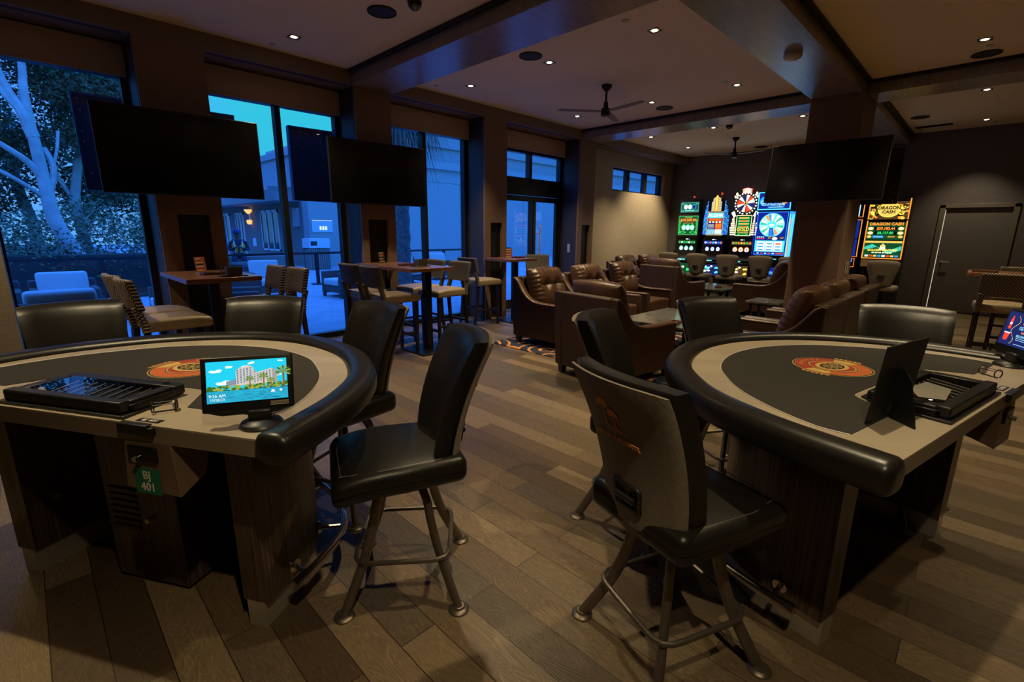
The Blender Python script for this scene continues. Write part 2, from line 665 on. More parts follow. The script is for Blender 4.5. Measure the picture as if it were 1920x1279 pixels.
        vs = [(x, y, z + th) for x, y in o] + [(x, y, z + th) for x, y in i_] + [(x, y, z) for x, y in o] + [(x, y, z) for x, y in i_]
        fs = []
        for k in range(n):
            k2 = (k + 1) % m
            fs.append((k, k2, m + k2, m + k))
            fs.append((2 * m + k, 2 * m + k2, k2, k))
            fs.append((m + k, m + k2, 3 * m + k2, 3 * m + k))
        return self.add(vs, fs)

    def text(self, s, size, M, ext=.0006, align='CENTER', sx=1.0, bold=0.0):
        cu = bpy.data.curves.new('t', 'FONT')
        cu.body = s
        cu.size = size
        cu.align_x = align
        cu.align_y = 'CENTER'
        cu.extrude = ext
        cu.resolution_u = 2
        cu.offset = bold
        ob = bpy.data.objects.new('t', cu)
        C.objects.link(ob)
        dg = bpy.context.evaluated_depsgraph_get()
        me = bpy.data.meshes.new_from_object(ob.evaluated_get(dg))
        vs = [tuple(M @ Vector((v.co.x * sx, v.co.y, v.co.z))) for v in me.vertices]
        fs = [list(p.vertices) for p in me.polygons]
        keep, self.M = self.M, Matrix.Identity(4)
        self.add(vs, fs)
        self.M = keep
        bpy.data.objects.remove(ob)
        bpy.data.curves.remove(cu)
        bpy.data.meshes.remove(me)
        return self

    def mesh(self, name, smooth=True, angle=40):
        me = bpy.data.meshes.new(name)
        me.from_pydata(self.v, [], self.f)
        for m in self.mats:
            me.materials.append(MATS[m])
        me.polygons.foreach_set('material_index', self.fm)
        if smooth:
            me.polygons.foreach_set('use_smooth', [True] * len(me.polygons))
            me.set_sharp_from_angle(angle=R(angle))
        me.update()
        return me

    def build(self, name, parent=None, smooth=True, angle=40, bevel=0.0, loc=None, rz=0.0):
        ob = bpy.data.objects.new(name, self.mesh(name, smooth, angle))
        C.objects.link(ob)
        if parent is not None:
            ob.parent = parent
        if loc is not None:
            ob.location = loc
        ob.rotation_euler.z = rz
        if bevel:
            b = ob.modifiers.new('bevel', 'BEVEL')
            b.width = bevel
            b.segments = 2
            b.limit_method = 'ANGLE'
            b.angle_limit = R(50)
        return ob


def mb(m):
    return MB().use(m)


def tag(o, label, cat, group=None, kind=None):
    o['label'] = label
    o['category'] = cat
    if group:
        o['group'] = group
    if kind:
        o['kind'] = kind
    return o


def thing(name, label, cat, loc=(0, 0, 0), rz=0.0, group=None):
    o = bpy.data.objects.new(name, None)
    o.empty_display_size = .1
    C.objects.link(o)
    o.location = loc
    o.rotation_euler.z = rz
    return tag(o, label, cat, group)


def structure(o, label=None, cat=None):
    o['kind'] = 'structure'
    if label:
        o['label'] = label
    if cat:
        o['category'] = cat
    return o


def copy_tree(o, parent=None):
    c = o.copy()
    C.objects.link(c)
    if parent is not None:
        c.parent = parent
    for ch in list(o.children):
        copy_tree(ch, c)
    return c


def dup(root, label, loc, rz=0.0, group=None):
    c = copy_tree(root)
    c.location = loc
    c.rotation_euler.z = rz
    c['label'] = label
    if group:
        c['group'] = group
    return c


def lerp_path(pts, n=6):
    """Catmull-Rom through pts"""
    P = [Vector(p) for p in pts]
    P = [P[0] * 2 - P[1]] + P + [P[-1] * 2 - P[-2]]
    out = []
    for i in range(1, len(P) - 2):
        for k in range(n):
            t = k / n
            a, b, c, d = P[i - 1], P[i], P[i + 1], P[i + 2]
            out.append(.5 * ((2 * b) + (c - a) * t + (2 * a - 5 * b + 4 * c - d) * t * t + (3 * b - a - 3 * c + d) * t ** 3))
    out.append(P[-2])
    return out


# ================================================================== ROOM SHELL
structure(mb('wood_floor').box(-5, 13.4, -7, 6.86, -.08, 0).build('floor', smooth=False), 'brown oak plank floor of mixed tones', 'floor')
structure(mb('ceiling_paint').box(-5, 13.3, -7, 6.86, CEIL, CEIL + .1).build('ceiling', smooth=False), 'flat brown painted ceiling with recessed lights', 'ceiling')

# far wall with its door opening
bmw = mb('dark_wallcloth')
bmw.box(13.2, 13.4, -7, -.28, 0, CEIL).box(13.2, 13.4, .82, 6.86, 0, CEIL).box(13.2, 13.4, -.28, .82, 2.15, CEIL)
structure(bmw.box(13.32, 13.4, -.28, .82, 0, 2.15).build('wall_far', smooth=False), 'dark textured wall behind the slot machines', 'wall')  # this box is a plate added behind the door leaf to block sky light
bmw = mb('dark_wallcloth').box(-5, 13.4, -7.2, -7, 0, CEIL)
structure(bmw.build('wall_right', smooth=False), 'dark side wall outside the picture', 'wall')
bmw = mb('dark_wallcloth').box(-5.2, -5, -7.2, 6.9, 0, CEIL)
structure(bmw.build('wall_back', smooth=False), 'dark wall behind the viewpoint', 'wall')
structure(mb('reveal_dark').box(13.185, 13.2, -7, -.3, 0, .1).box(13.185, 13.2, .86, 6.7, 0, .1).build('baseboard_far', smooth=False), 'black baseboard of the far wall', 'baseboard')

# window wall: beige left end, pillars, soffit, beige right end with a strip window
bl = mb('beige_wallcloth').box(-5, -.13, 6.27, 6.9, 0, 3.40)
structure(bl.build('wall_left', smooth=False), 'beige cloth-covered wall at the left end of the windows', 'wall')
bw = mb('beige_wallcloth')
bw.box(8.87, 13.2, 6.70, 6.95, 0, 2.54).box(8.87, 13.2, 6.70, 6.95, 3.08, 3.40)
bw.box(8.87, 10.2, 6.70, 6.95, 2.54, 3.08).box(12.72, 13.2, 6.70, 6.95, 2.54, 3.08)
structure(bw.build('wall_window_side', smooth=False), 'beige cloth wall below the strip window', 'wall')

sof = mb('soffit_paint')
sof.box(-5, 13.2, 6.27, 6.95, 3.40, CEIL)
sof.box(-.13, 8.4, 6.735, 6.86, 3.10, 3.40)
sof.use('slot_black')
for x0, x1 in ((-.9, 1.0), (1.72, 3.33), (3.97, 5.64), (6.26, 8.28), (9.0, 10.9), (11.2, 12.6)):
    sof.box(x0, x1, 6.33, 6.345, 3.397, 3.41).box(x0, x1, 6.37, 6.385, 3.397, 3.41)
structure(sof.build('ceiling_soffit', smooth=False), 'brown soffit above the windows with slot vents', 'ceiling')

pil_lab = ['brown pillar behind the first bar table, nearest the left end', 'brown pillar behind the second bar table', 'brown pillar beside the glass doors', 'brown pillar between glass doors and beige wall']
niche_x = [(1.23, 1.53), (3.48, 3.78), (5.82, 6.10), (8.46, 8.75)]
for i, (x0, x1) in enumerate(((1.06, 1.67), (3.38, 3.92), (5.69, 6.21), (8.33, 8.87))):
    n0, n1 = niche_x[i]
    p = mb('pillar_cloth')
    p.box(x0, n0, 6.27, 6.86, 0, 3.40).box(n1, x1, 6.27, 6.86, 0, 3.40).box(n0, n1, 6.27, 6.86, 1.70, 3.40).box(n0, n1, 6.34, 6.86, 0, 1.70)
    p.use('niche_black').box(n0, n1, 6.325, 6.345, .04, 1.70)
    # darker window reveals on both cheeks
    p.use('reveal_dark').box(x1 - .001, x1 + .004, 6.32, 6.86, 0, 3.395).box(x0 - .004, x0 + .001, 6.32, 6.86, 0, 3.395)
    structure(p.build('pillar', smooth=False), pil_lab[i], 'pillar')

# ceiling beams with their slot diffusers
bm = mb('beam_bronze').box(3.36, 3.97, -7, 6.27, BEAM, CEIL)
bm.use('slot_black').box(3.30, 3.36, -7, 6.26, 3.535, CEIL)
structure(bm.build('ceiling_beam', bevel=.004), 'dark bronze beam across the ceiling over the first bar tables', 'beam')
bm = mb('beam_bronze').box(8.38, 8.98, -7, 6.27, BEAM, CEIL)
bm.use('slot_black').box(8.32, 8.38, -7, 6.26, 3.535, CEIL)
structure(bm.build('ceiling_beam', bevel=.004), 'dark bronze beam across the ceiling beyond the lounge', 'beam')
bm = mb('beam_bronze').box(-5, 3.36, 1.54, 2.14, BEAM, CEIL).box(3.97, 8.38, 1.54, 2.14, BEAM, CEIL).box(8.98, 13.2, 1.54, 2.14, BEAM, CEIL)
bm.use('slot_black').box(3.97, 8.38, 1.48, 1.54, 3.535, CEIL).box(8.98, 13.2, 1.48, 1.54, 3.535, CEIL)
structure(bm.build('ceiling_beam', bevel=.004), 'broad bronze beam running toward the square column', 'beam')
structure(mb('pillar_cloth').box(8.15, 8.98, 1.50, 2.14, 0, BEAM).build('column', bevel=.004), 'square brown column holding the big screen', 'column')
sw = thing('light_switch', 'pair of pale wall switches on the side of the square column', 'switch', (8.66, 1.495, 1.06))
for dx in (-.07, .05):
    mb('white_plastic').box(dx, dx + .045, -.008, 0, -.09, .09).build('rocker', sw, bevel=.003)

# windows ---------------------------------------------------------------------
GY = 6.79


def window(n, x0, x1, mull, label, z0=.05, z1=3.08):
    w = thing('window_%d' % n, label, 'window', ((x0 + x1) / 2, GY, 0))
    w['kind'] = 'structure'
    cx = (x0 + x1) / 2
    f = mb('frame_black')
    f.box(x0 - cx, x0 - cx + .07, -.06, .05, z0 - .05, z1 + .08).box(x1 - cx - .07, x1 - cx, -.06, .05, z0 - .05, z1 + .08)
    f.box(x0 - cx, x1 - cx, -.06, .05, z0 - .05, z0 + .03).box(x0 - cx, x1 - cx, -.06, .05, z1, z1 + .08)
    for m_ in mull:
        f.box(m_ - cx - .035, m_ - cx + .035, -.06, .05, z0, z1)
    f.build('window_frame', w, smooth=False)
    g = mb('window_glass')
    g.quad((x0 - cx, 0, z0), (x1 - cx, 0, z0), (x1 - cx, 0, z1), (x0 - cx, 0, z1))
    g.build('glass', w, smooth=False)
    return w


window(1, -.18, 1.06, [], 'tall blue-lit window at the left end looking onto trees')
window(2, 1.67, 3.38, [2.55], 'tall window between the first two pillars')
window(3, 3.92, 5.69, [4.79], 'tall window behind the second bar table')


def blind(x0, x1, label, z0=3.09):
    b = thing('roller_blind', label, 'blind', ((x0 + x1) / 2, 6.66, 3.38), group='roller blinds above the windows')
    w = (x1 - x0) / 2
    mb('blind_fabric').box(-w, w, -.003, .003, z0 - 3.38, 0).build('fabric', b, smooth=False)
    mb('blind_fabric').box(-w, w, -.012, .012, z0 - 3.40, z0 - 3.38).build('hem_bar', b, bevel=.004)


blind(-.9, 1.04, 'brown roller blind pulled down above the leftmost window')
blind(1.69, 3.36, 'brown roller blind above the window between the two wall screens')
blind(3.94, 5.67, 'brown roller blind right of the second wall screen')
blind(6.23, 8.31, 'brown roller blind above the glass double doors')

# glazed double doors with a transom
d = thing('door_1', 'black framed glass double doors lit blue from outside', 'door', (7.27, GY, 0))
d['kind'] = 'structure'
f = mb('frame_black')
f.box(-1.06, -.98, -.06, .05, 0, 3.10).box(.98, 1.06, -.06, .05, 0, 3.10).box(-1.06, 1.06, -.06, .05, 3.03, 3.12)
f.box(-1.06, 1.06, -.06, .05, 2.25, 2.58).box(.02, .10, -.06, .05, 2.5, 3.05)
f.build('door_frame', d, smooth=False)
mb('window_glass').quad((-1.0, 0, 2.57), (1.0, 0, 2.57), (1.0, 0, 3.04), (-1.0, 0, 3.04)).build('transom_glass', d, smooth=False)
for x0, x1, hx in ((-.98, .16, .09), (.18, .98, .36)):
    lf = mb('frame_black').box(x0, x0 + .08, -.04, .02, .02, 2.24).box(x1 - .08, x1, -.04, .02, .02, 2.24).box(x0 + .08, x1 - .08, -.04, .02, 2.14, 2.24).box(x0 + .08, x1 - .08, -.04, .02, .02, .2)
    leaf = lf.build('door_leaf', d, smooth=False)
    mb('window_glass').quad((x0 + .07, 0, .19), (x1 - .07, 0, .19), (x1 - .07, 0, 2.15), (x0 + .07, 0, 2.15)).build('pane', leaf, smooth=False)
    if hx > .2:
        mb('deco_gold').tube([(hx - .02, -.09, .95), (hx - .02, -.09, 1.70)], .014, 10).tube([(hx - .08, -.03, 1.52), (hx - .02, -.09, 1.52)], .008, 6).tube([(hx - .08, -.03, 1.12), (hx - .02, -.09, 1.12)], .008, 6).build('door_handle', leaf)
kp = tag(mb('white_plastic').box(8.318, 8.326, 6.46, 6.53, 1.12, 1.30).build('card_reader', bevel=.003), 'pale card reader panel on the reveal beside the glass doors', 'card reader')

# strip window
w = thing('window_4', 'high strip window of three small panes in the beige wall', 'window', (11.46, 6.84, 2.81))
w['kind'] = 'structure'
f = mb('frame_black').box(-1.26, 1.26, -.05, .05, -.27, -.23).box(-1.26, 1.26, -.05, .05, .23, .27)
for x0, x1 in ((-1.26, -1.22), (-.5, -.36), (.36, .50), (1.16, 1.26)):
    f.box(x0, x1, -.05, .05, -.23, .23)
f.build('window_frame', w, smooth=False)
mb('window_glass').quad((-1.24, .0, -.25), (1.24, .0, -.25), (1.24, .0, .25), (-1.24, .0, .25)).build('glass', w, smooth=False)

# dark service door in the far wall
d = thing('door_2', 'dark grey service door in the far wall with a bright gap', 'door', (13.2, .27, 0))
d['kind'] = 'structure'
mat('door_casing', (.16, .14, .12), .5)
f = mb('door_casing').box(-.03, .10, -.55, -.47, 0, 2.15).box(-.03, .10, .50, .58, 0, 2.15).box(-.03, .10, -.55, .58, 2.08, 2.16)
f.build('door_frame', d, bevel=.004)
mat('door_grey', (.15, .14, .14), .42)
lf = mb('door_grey').box(.02, .07, -.47, .485, .02, 2.08).build('door_leaf', d, bevel=.003)
mb('brushed_steel').tube([(.02, .40, 1.02), (-.05, .40, 1.02), (-.05, .28, 1.02)], .011, 8).tube([(.02, .40, 1.02), (.01, .40, 1.02)], .028, 16).build('lever_handle', lf)
mb('gap_glow').box(.05, .06, .488, .495, .05, 2.05).build('light_gap', d, smooth=False)['label'] = 'thin line of light beside the door leaf'

# ------------------------------------------------------------------ ceiling fixtures
lamp_things = []


def downlight(x, y, label, power=1.0, lit=True, size=66, tilt=None):
    if 'behind the viewpoint' in label:
        size = 104
    t = thing('downlight', label, 'ceiling light', (x, y, CEIL), group='square recessed downlights')
    if not lamp_things:
        f = mb('black_metal').box(-.06, .06, -.06, -.045, -.004, .0).box(-.06, .06, .045, .06, -.004, .0).box(-.06, -.045, -.045, .045, -.004, .0).box(.045, .06, -.045, .045, -.004, 0)
        f.build('trim_ring', t, smooth=False)
        mb('lamp_glow').disc(.0, .0, -.003, .03, n=16, th=.001).build('lens', t)
        lamp_things.append([c.data for c in t.children])
    else:
        for me, nm in zip(lamp_things[0], ('trim_ring', 'lens')):
            o = bpy.data.objects.new(nm, me)
            C.objects.link(o)
            o.parent = t
    if lit:
        ld = bpy.data.lights.new('downlight_lamp', 'SPOT')
        ld.energy = LAMP * power
        ld.color = LAMP_COL
        ld.spot_size = R(size)
        ld.spot_blend = .7
        ld.shadow_soft_size = .03
        lo = bpy.data.objects.new('downlight_lamp', ld)
        C.objects.link(lo)
        lo.parent = t
        lo.location = (0, 0, -.02)
        if tilt:
            dv = Vector((tilt[0] - x, tilt[1] - y, tilt[2] - CEIL))
            lo.rotation_euler = dv.to_track_quat('-Z', 'Y').to_euler()
    return t


DL = [
    (2.41, 5.70, 'square downlight nearest the soffit above the first wall screen', .8, None),
    (4.86, 5.65, 'square downlight near the soffit right of the first beam', .9, None),
    (4.89, 4.21, 'square downlight beside the round speaker in the middle bay', 1.0, None),
    (4.90, 2.81, 'square downlight beside a white sprinkler cap, nearest the broad beam', 1.0, None),
    (7.35, 5.64, 'square downlight at the far window corner of the middle bay', .9, None),
    (7.40, 4.21, 'square downlight just beyond the nearer ceiling fan', 1.0, None),
    (7.37, 2.89, 'square downlight beside a sprinkler cap near the smoke detector beam', .9, None),
    (7.49, .40, 'square downlight in the right-hand bay beside the round speaker', 1.0, None),
    (9.99, 2.72, 'square downlight near the column in the far bay', .7, None),
    (9.95, 5.62, 'square downlight nearest the beige wall in the far bay', .8, None),
    (9.9, 4.25, 'square downlight beside the camera dome in the far bay', .7, None),
    (11.75, 5.62, 'square downlight washing the beige wall beside the slot machines', 1.3, (11.6, 6.7, 1.0)),
    (9.97, .4, 'square downlight beyond the column in the right-hand far bay', .9, None),
    (12.45, .42, 'square downlight nearest the service door', .5, None),
    (4.9, .4, 'square downlight above the right card table', .7, None),
    (2.41, .45, 'square downlight above the near stools', .9, None),
    (.1, -.4, 'square downlight behind the viewpoint', .8, None),
    (2.41, 2.85, 'square downlight over the gangway between the card tables', 1.0, None),
    (-.07, 2.85, 'square downlight above the left card table', 1.1, None),
    (7.4, -2.2, 'square downlight at the right outside the picture', .8, None),
    (4.9, -1.1, 'square downlight right of the picture edge', .9, None),
    (-.55, 5.65, 'square downlight at the left end outside the picture', .9, None),
]
for x, y, lab, p, tl in DL:
    downlight(x, y, lab, p, True, 88, tl)


def speaker(x, y, label):
    t = thing('ceiling_speaker', label, 'speaker', (x, y, CEIL), group='round flush ceiling speakers')
    mb('black_plastic').disc(0, 0, -.012, .135, n=36, th=.012, rin=.93).build('ring', t)
    mb('speaker_mesh').disc(0, 0, -.008, .126, n=36, th=.008).build('grille', t)


speaker(2.74, 4.46, 'round black ceiling speaker nearest the camera dome at the top edge')
speaker(4.56, 4.22, 'round black ceiling speaker just beyond the first beam')
speaker(7.85, 4.22, 'round black ceiling speaker beyond the nearer ceiling fan')
speaker(8.05, .39, 'round black ceiling speaker in the right bay beside a small sprinkler')
speaker(11.45, 1.25, 'round black ceiling speaker beyond the column, near the air vent')
speaker(12.75, 4.28, 'round black ceiling speaker above the slot machines')


def dome(x, y, label):
    t = thing('camera_dome', label, 'security camera', (x, y, CEIL), group='ceiling camera domes')
    mb('white_plastic').lathe([(.085, 0), (.085, -.03), (.07, -.045)], 24).build('collar', t)
    mb('dome_glass').lathe([(.065, -.04), (.062, -.07), (.05, -.095), (.028, -.112), (0, -.117)], 24).build('dome', t)


dome(2.78, 3.98, 'smoked camera dome at the top edge beside the nearest speaker')
dome(9.69, 3.86, 'smoked camera dome in the far bay above the slot machine room')
sm = thing('smoke_detector', 'cream smoke detector on the underside of the broad beam', 'smoke detector', (6.02, 1.81, BEAM))
mb('white_plastic').lathe([(.085, 0), (.09, -.02), (.08, -.045), (.055, -.06), (0, -.062)], 28).build('body', sm)
mb('slot_black').lathe([(.082, -.024), (.0825, -.03)], 28).build('vent_ring', sm)
mb('s_red').disc(.05, 0, -.062, .005, n=8).build('status_light', sm)


def sprinkler(x, y, label):
    tag(mb('white_plastic').lathe([(.035, 0), (.035, -.008), (0, -.009)], 20).build('sprinkler_cap', loc=(x, y, CEIL)), label, 'sprinkler', 'small round sprinkler caps')


sprinkler(4.49, 2.90, 'small white sprinkler cap left of a downlight near the broad beam')
sprinkler(7.12, 2.95, 'small white sprinkler cap beside the downlight nearest the smoke detector')
sprinkler(7.75, .36, 'small white sprinkler cap between downlight and speaker in the right bay')
sprinkler(2.32, 6.08, 'small sprinkler cap above the first wall screen')
sprinkler(4.52, 6.0, 'small sprinkler cap near the corner of soffit and first beam')
sprinkler(12.75, .30, 'small sprinkler cap above the service door')


mat('fan_blade', (.22, .18, .14), .6)


def fan(x, y, label):
    t = thing('ceiling_fan', label, 'fan', (x, y, CEIL), group='black ceiling fans')
    mb('black_metal').lathe([(0, 0), (.075, 0), (.07, -.03), (.03, -.075), (0, -.075)][1:4], 20).build('canopy', t)
    mb('black_metal').tube([(0, 0, -.06), (0, 0, -.26)], .016, 10).build('rod', t)
    mb('black_metal').lathe([(.03, -.22), (.035, -.30), (.062, -.305), (.065, -.40), (.05, -.405)], 20).build('motor', t)
    for k in range(3):
        a = R(20 + 120 * k)
        b = mb('fan_blade')
        b.M = Matrix.Rotation(a, 4, 'Z')
        b.prism([(.05, -.03), (.16, -.055), (.66, -.045), (.69, 0), (.66, .045), (.16, .055), (.05, .03)], -.345, -.337)
        b.build('blade', t, smooth=False)


fan(6.15, 4.22, 'black ceiling fan hub on a rod in the middle bay')
fan(11.22, 4.30, 'black ceiling fan hub in the far bay near the slot machines')
v = thing('air_vent', 'dark linear air vent in the ceiling above the service door', 'vent', (12.5, 1.14, CEIL))
mb('black_metal').box(-.09, .09, -.27, .27, -.008, 0).build('frame', v)
s_ = mb('slot_black')
for k in range(3):
    s_.box(-.07 + .05 * k, -.04 + .05 * k, -.25, .25, -.012, -.008)
s_.build('slats', v, smooth=False)

# ================================================================== WALL SCREENS


def wall_tv(cx, cy, cz, w, yaw, tilt, label, mount_to, reach=.12):
    t = thing('tv', label, 'television', (cx, cy, cz), yaw, group='black wall screens')
    h = w * .573
    M = Matrix.Rotation(tilt, 4, 'X')
    b = mb('tv_shell')
    b.M = M
    b.rbox((0, .022, 0), (w / 2, .02, h / 2), .006, 2, 1)
    b.rbox((0, .05, -.03), (w * .36, .022, h * .32), .015, 2, 1)
    b.build('shell', t)
    s = mb('tv_screen')
    s.M = M
    s.box(-w / 2 + .008, w / 2 - .008, -.001, .003, -h / 2 + .016, h / 2 - .008)
    s.build('screen', t, smooth=False)
    k = mb('screw_silver')
    k.M = M
    for i in range(13):
        for j in range(7):
            if (i * 5 + j * 3) % 4 == 0 or i in (0, 12):
                x = (-.46 + .92 * i / 12) * w
                z = (-.44 + .88 * j / 6) * h
                yy = .043 if (abs(x) > w * .35 or abs(z + .03) > h * .31) else .073
                k.M = M @ Matrix.Translation((x, yy, z)) @ Matrix.Rotation(-PI / 2, 4, 'X')
                k.disc(0, 0, 0, .007, n=8, th=.002)
    k.build('screws', t)
    a = mb('black_metal')
    a.M = M
    a.box(-.2, .2, .07, .085, -.18, .18)
    a.M = Matrix.Identity(4)
    a.box(-.05, .05, .08, reach, -.1, .1)
    a.build('wall_bracket', t, smooth=False)
    mb('white_plastic').tube(lerp_path([(-.1, .085, h * .25), (-.2, .11, h * .3), (-.24, .11, h * .15), (-.16, .09, h * .08)], 5), .005, 6).build('cable', t)
    return t


wall_tv(1.337, 6.03, 2.288, 1.42, R(-2.0), R(-.5), 'large black screen hanging on the pillar nearest the left end', 0, .24)
wall_tv(3.625, 6.12, 2.302, 1.42, R(-2.8), R(-.7), 'large black screen on the second pillar, smaller in view', 0, .15)
wall_tv(7.80, 1.775, 2.385, 1.386, R(-88), R(-10), 'large black screen tilted down on the square column', 0, .34)
wall_tv(9.30, 1.80, 2.40, 1.386, R(90), R(-6), 'black screen on the far side of the square column, edge on', 0, .3)

# ================================================================== CARD TABLES
TZ = .922
HALF = [(-.9, 0), (-.9, .14), (-.895, .272), (-.877, .398), (-.832, .565), (-.753, .712), (-.607, .89), (-.429, 1.02), (-.2, 1.115), (0, 1.14)]
OUT = HALF + [(-x, y) for x, y in HALF[:-1][::-1]]
OUTS = [(p.x, p.y) for p in lerp_path([(x, y, 0) for x, y in OUT], 6)]
BASEH = [(-.68, .19), (-.675, .35), (-.655, .48), (-.59, .63), (-.455, .76), (-.25, .85), (0, .88)]
BASE = BASEH + [(-x, y) for x, y in BASEH[:-1][::-1]]
BASES = [(p.x, p.y) for p in lerp_path([(x, y, 0) for x, y in BASE], 5)]


def offset(path, d):
    out = []
    k = len(path)
    for i, p in enumerate(path):
        a = Vector(path[max(i - 1, 0)])
        b = Vector(path[min(i + 1, k - 1)])
        t = (b - a).normalized()
        n = Vector((-t.y, t.x))      # path runs clockwise seen from above: left of travel is outward
        out.append((p[0] + n.x * d, p[1] + n.y * d))
    return out


def card_table(label, loc, rz, tray_x, box_x, number):
    t = thing('card_table', label, 'card table', loc, rz, group='semicircular card tables')
    top = mb('table_laminate').prism(OUTS, TZ - .006, TZ)
    top.use('table_edge').prism(OUTS, TZ - .062, TZ - .006)
    topo = top.build('tabletop', t, smooth=False)
    # felt with the cut-out round the chip tray
    fh = [(-.80, .16), (-.815, .26), (-.77, .43), (-.68, .61), (-.555, .755), (-.435, .86), (-.275, .94), (-.1, .985)]
    fo = [(p.x, p.y) for p in lerp_path([(x, y, 0) for x, y in fh + [(-x, y) for x, y in fh[::-1]]], 6)]
    notch = [(.46, .16), (.375, .305), (.36, .322), (.335, .333), (.3, .336), (-.3, .336), (-.335, .333), (-.36, .322), (-.375, .305), (-.46, .16)]
    mb('felt_black').prism(fo + notch, TZ + .0002, TZ + .0022).build('felt', t, smooth=False)
    mb('paint_white').tube([(x, y, TZ + .002) for x, y in offset(fo, .003)], .0016, 4).build('felt_piping', t)
    # crest printed on the felt
    lx, ly = .03, .575
    z = TZ + .0022
    L = mb('deco_gold')
    L.disc(lx, ly, z, .168, n=48, th=.0004)
    L.use('deco_black').disc(lx, ly, z + .0004, .164, n=48, th=.0003, rin=.96)
    L.use('deco_red').disc(lx, ly, z + .0006, .155, n=30, th=.0004, a0=R(20), a1=R(160), rin=.68)
    L.use('deco_orange').disc(lx, ly, z + .0006, .155, n=30, th=.0004, a0=R(200), a1=R(340), rin=.68)
    L.use('deco_black').disc(lx, ly, z + .0006, .104, n=40, th=.0005)
    L.use('deco_gold').disc(lx, ly, z + .0012, .10, n=40, th=.0003, rin=.93)
    L.use('deco_red').disc(lx, ly, z + .0012, .092, n=40, th=.0003)
    L.use('deco_gold').disc(lx, ly, z + .0015, .084, .066, n=40, th=.0003)
    L.use('deco_black').disc(lx, ly, z + .0018, .066, .048, n=32, th=.0003)
    for k in range(9):
        a = 2 * PI * k / 9
        L.use('deco_gold').disc(lx + .04 * math.cos(a), ly + .028 * math.sin(a), z + .0021, .015, .008, n=14, th=.0003, rin=.55, rot=a)
        L.use('deco_green').disc(lx + .022 * math.cos(a + .3), ly + .015 * math.sin(a + .3), z + .0021, .011, .006, n=12, th=.0003, rin=.5, rot=a + .8)
    L.use('deco_gold').disc(lx, ly, z + .0022, .010, n=12, th=.0003)
    for k in range(12):
        for sgn in (-1, 1):
            a = PI / 2 * (1 + sgn) + (k - 5.5) * .055
            rr = .172 + .012 * (k % 2)
            L.use('deco_gold' if k % 2 else 'deco_orange').disc(lx + rr * math.cos(a), ly + rr * math.sin(a), z + .0004, .012, .007, n=10, th=.0005, rot=a + .5 * (k % 3))
    for k in range(7):
        a = R(52 + 12.6 * k)
        L.use('deco_gold')
        L.M = Matrix.Translation((lx + .13 * math.cos(a), ly + .13 * math.sin(a), z + .0012)) @ Matrix.Rotation(a - PI / 2, 4, 'Z')
        L.box(-.004, .004, -.009, .009, 0, .0003).box(-.008, .004, -.009, -.006, 0, .0003)
    L.M = Matrix.Identity(4)
    L.build('crest', t, smooth=False)
    # padded arm rail
    k = len(OUTS)
    n = 18
    prof = []
    for j in range(n):
        a = 2 * PI * j / n
        cx, cz = math.cos(a), math.sin(a)
        sgn = lambda q: (1 if q >= 0 else -1)
        prof.append((.064 * sgn(cx) * abs(cx) ** .72, .056 * sgn(cz) * abs(cz) ** .72))
    rings = []
    ends = [(0, .30, -.026), (0, .70, -.024), (0, .90, -.016), (0, .98, -.006)]
    seq = [(0, s, d_) for _, s, d_ in ends] + [(i, 1, 0) for i in range(k)] + [(k - 1, s, -d_) for _, s, d_ in ends[::-1]]
    vs = []
    for i, s, dd in seq:
        a = Vector(OUTS[max(i - 1, 0)])
        b = Vector(OUTS[min(i + 1, k - 1)])
        tt = (b - a).normalized()
        nn = Vector((-tt.y, tt.x))
        for o, zz in prof:
            oo = .062 + o * s
            p = Vector(OUTS[i]) + nn * oo + tt * dd
            vs.append((p.x, p.y, TZ - .022 + zz * s))
    fs = []
    m = len(seq)
    for i in range(m - 1):
        for j in range(n):
            fs.append((i * n + j, i * n + (j + 1) % n, (i + 1) * n + (j + 1) % n, (i + 1) * n + j))
    fs.append(list(range(n))[::-1])
    fs.append([(m - 1) * n + j for j in range(n)])
    fs = [list(f)[::-1] for f in fs]
    mb('black_vinyl').add(vs, fs).build('arm_rail', t, angle=70)
    # curved pedestal wall: wood skin with metal kick plate
    inner = offset(BASES, -.115)
    ring = BASES + inner[::-1]
    mb('zebrano').prism(ring, .115, TZ - .062).build('pedestal', t, smooth=True, angle=30)
    kk = offset(BASES, -.02)
    ki = offset(BASES, -.10)
    mb('brushed_steel').prism(kk + ki[::-1], 0.0, .118).build('kick_plate', t, angle=30)
    # side cheeks and centre cabinet seen from the dealer side
    cy_ = .27 if number else .56
    c = mb('zebrano').box(-.20, .19, cy_, .78, .02, TZ - .062)
    cab = c.build('centre_cabinet', t, bevel=.002)
    lv = mb('black_plastic')
    z0_ = .27
    for q in range(7):
        lv.box(-.17, -.02, cy_ - .008, cy_, z0_ + .03 * q, z0_ + .01 + .03 * q)
    lv.build('louvers', cab, smooth=False)
    mb('brushed_steel').tube([(.04, cy_, .33), (.04, cy_ - .02, .33)], .012, 10).build('lock', cab)
    mb('brushed_steel').tube([(-.58, .30, .33), (-.55, .30, .33)], .014, 10).build('cable_gland', t)
    # foot rail
    fr = [(-.74, .27), (-.745, .42), (-.72, .62), (-.62, .78), (-.36, .98), (0, 1.05)]
    fr = fr + [(-x, y) for x, y in fr[:-1][::-1]]
    frp = lerp_path([(x, y, .15) for x, y in fr], 6)
    fro = mb('chrome').tube(frp, .0185, 12)
    for a, b in ((frp[0], frp[3]), (frp[-1], frp[-4])):
        fro.tube([a - (b - a) * .12, a + (b - a) * 1.0], .023, 12)
    fro = fro.build('foot_rail', t)
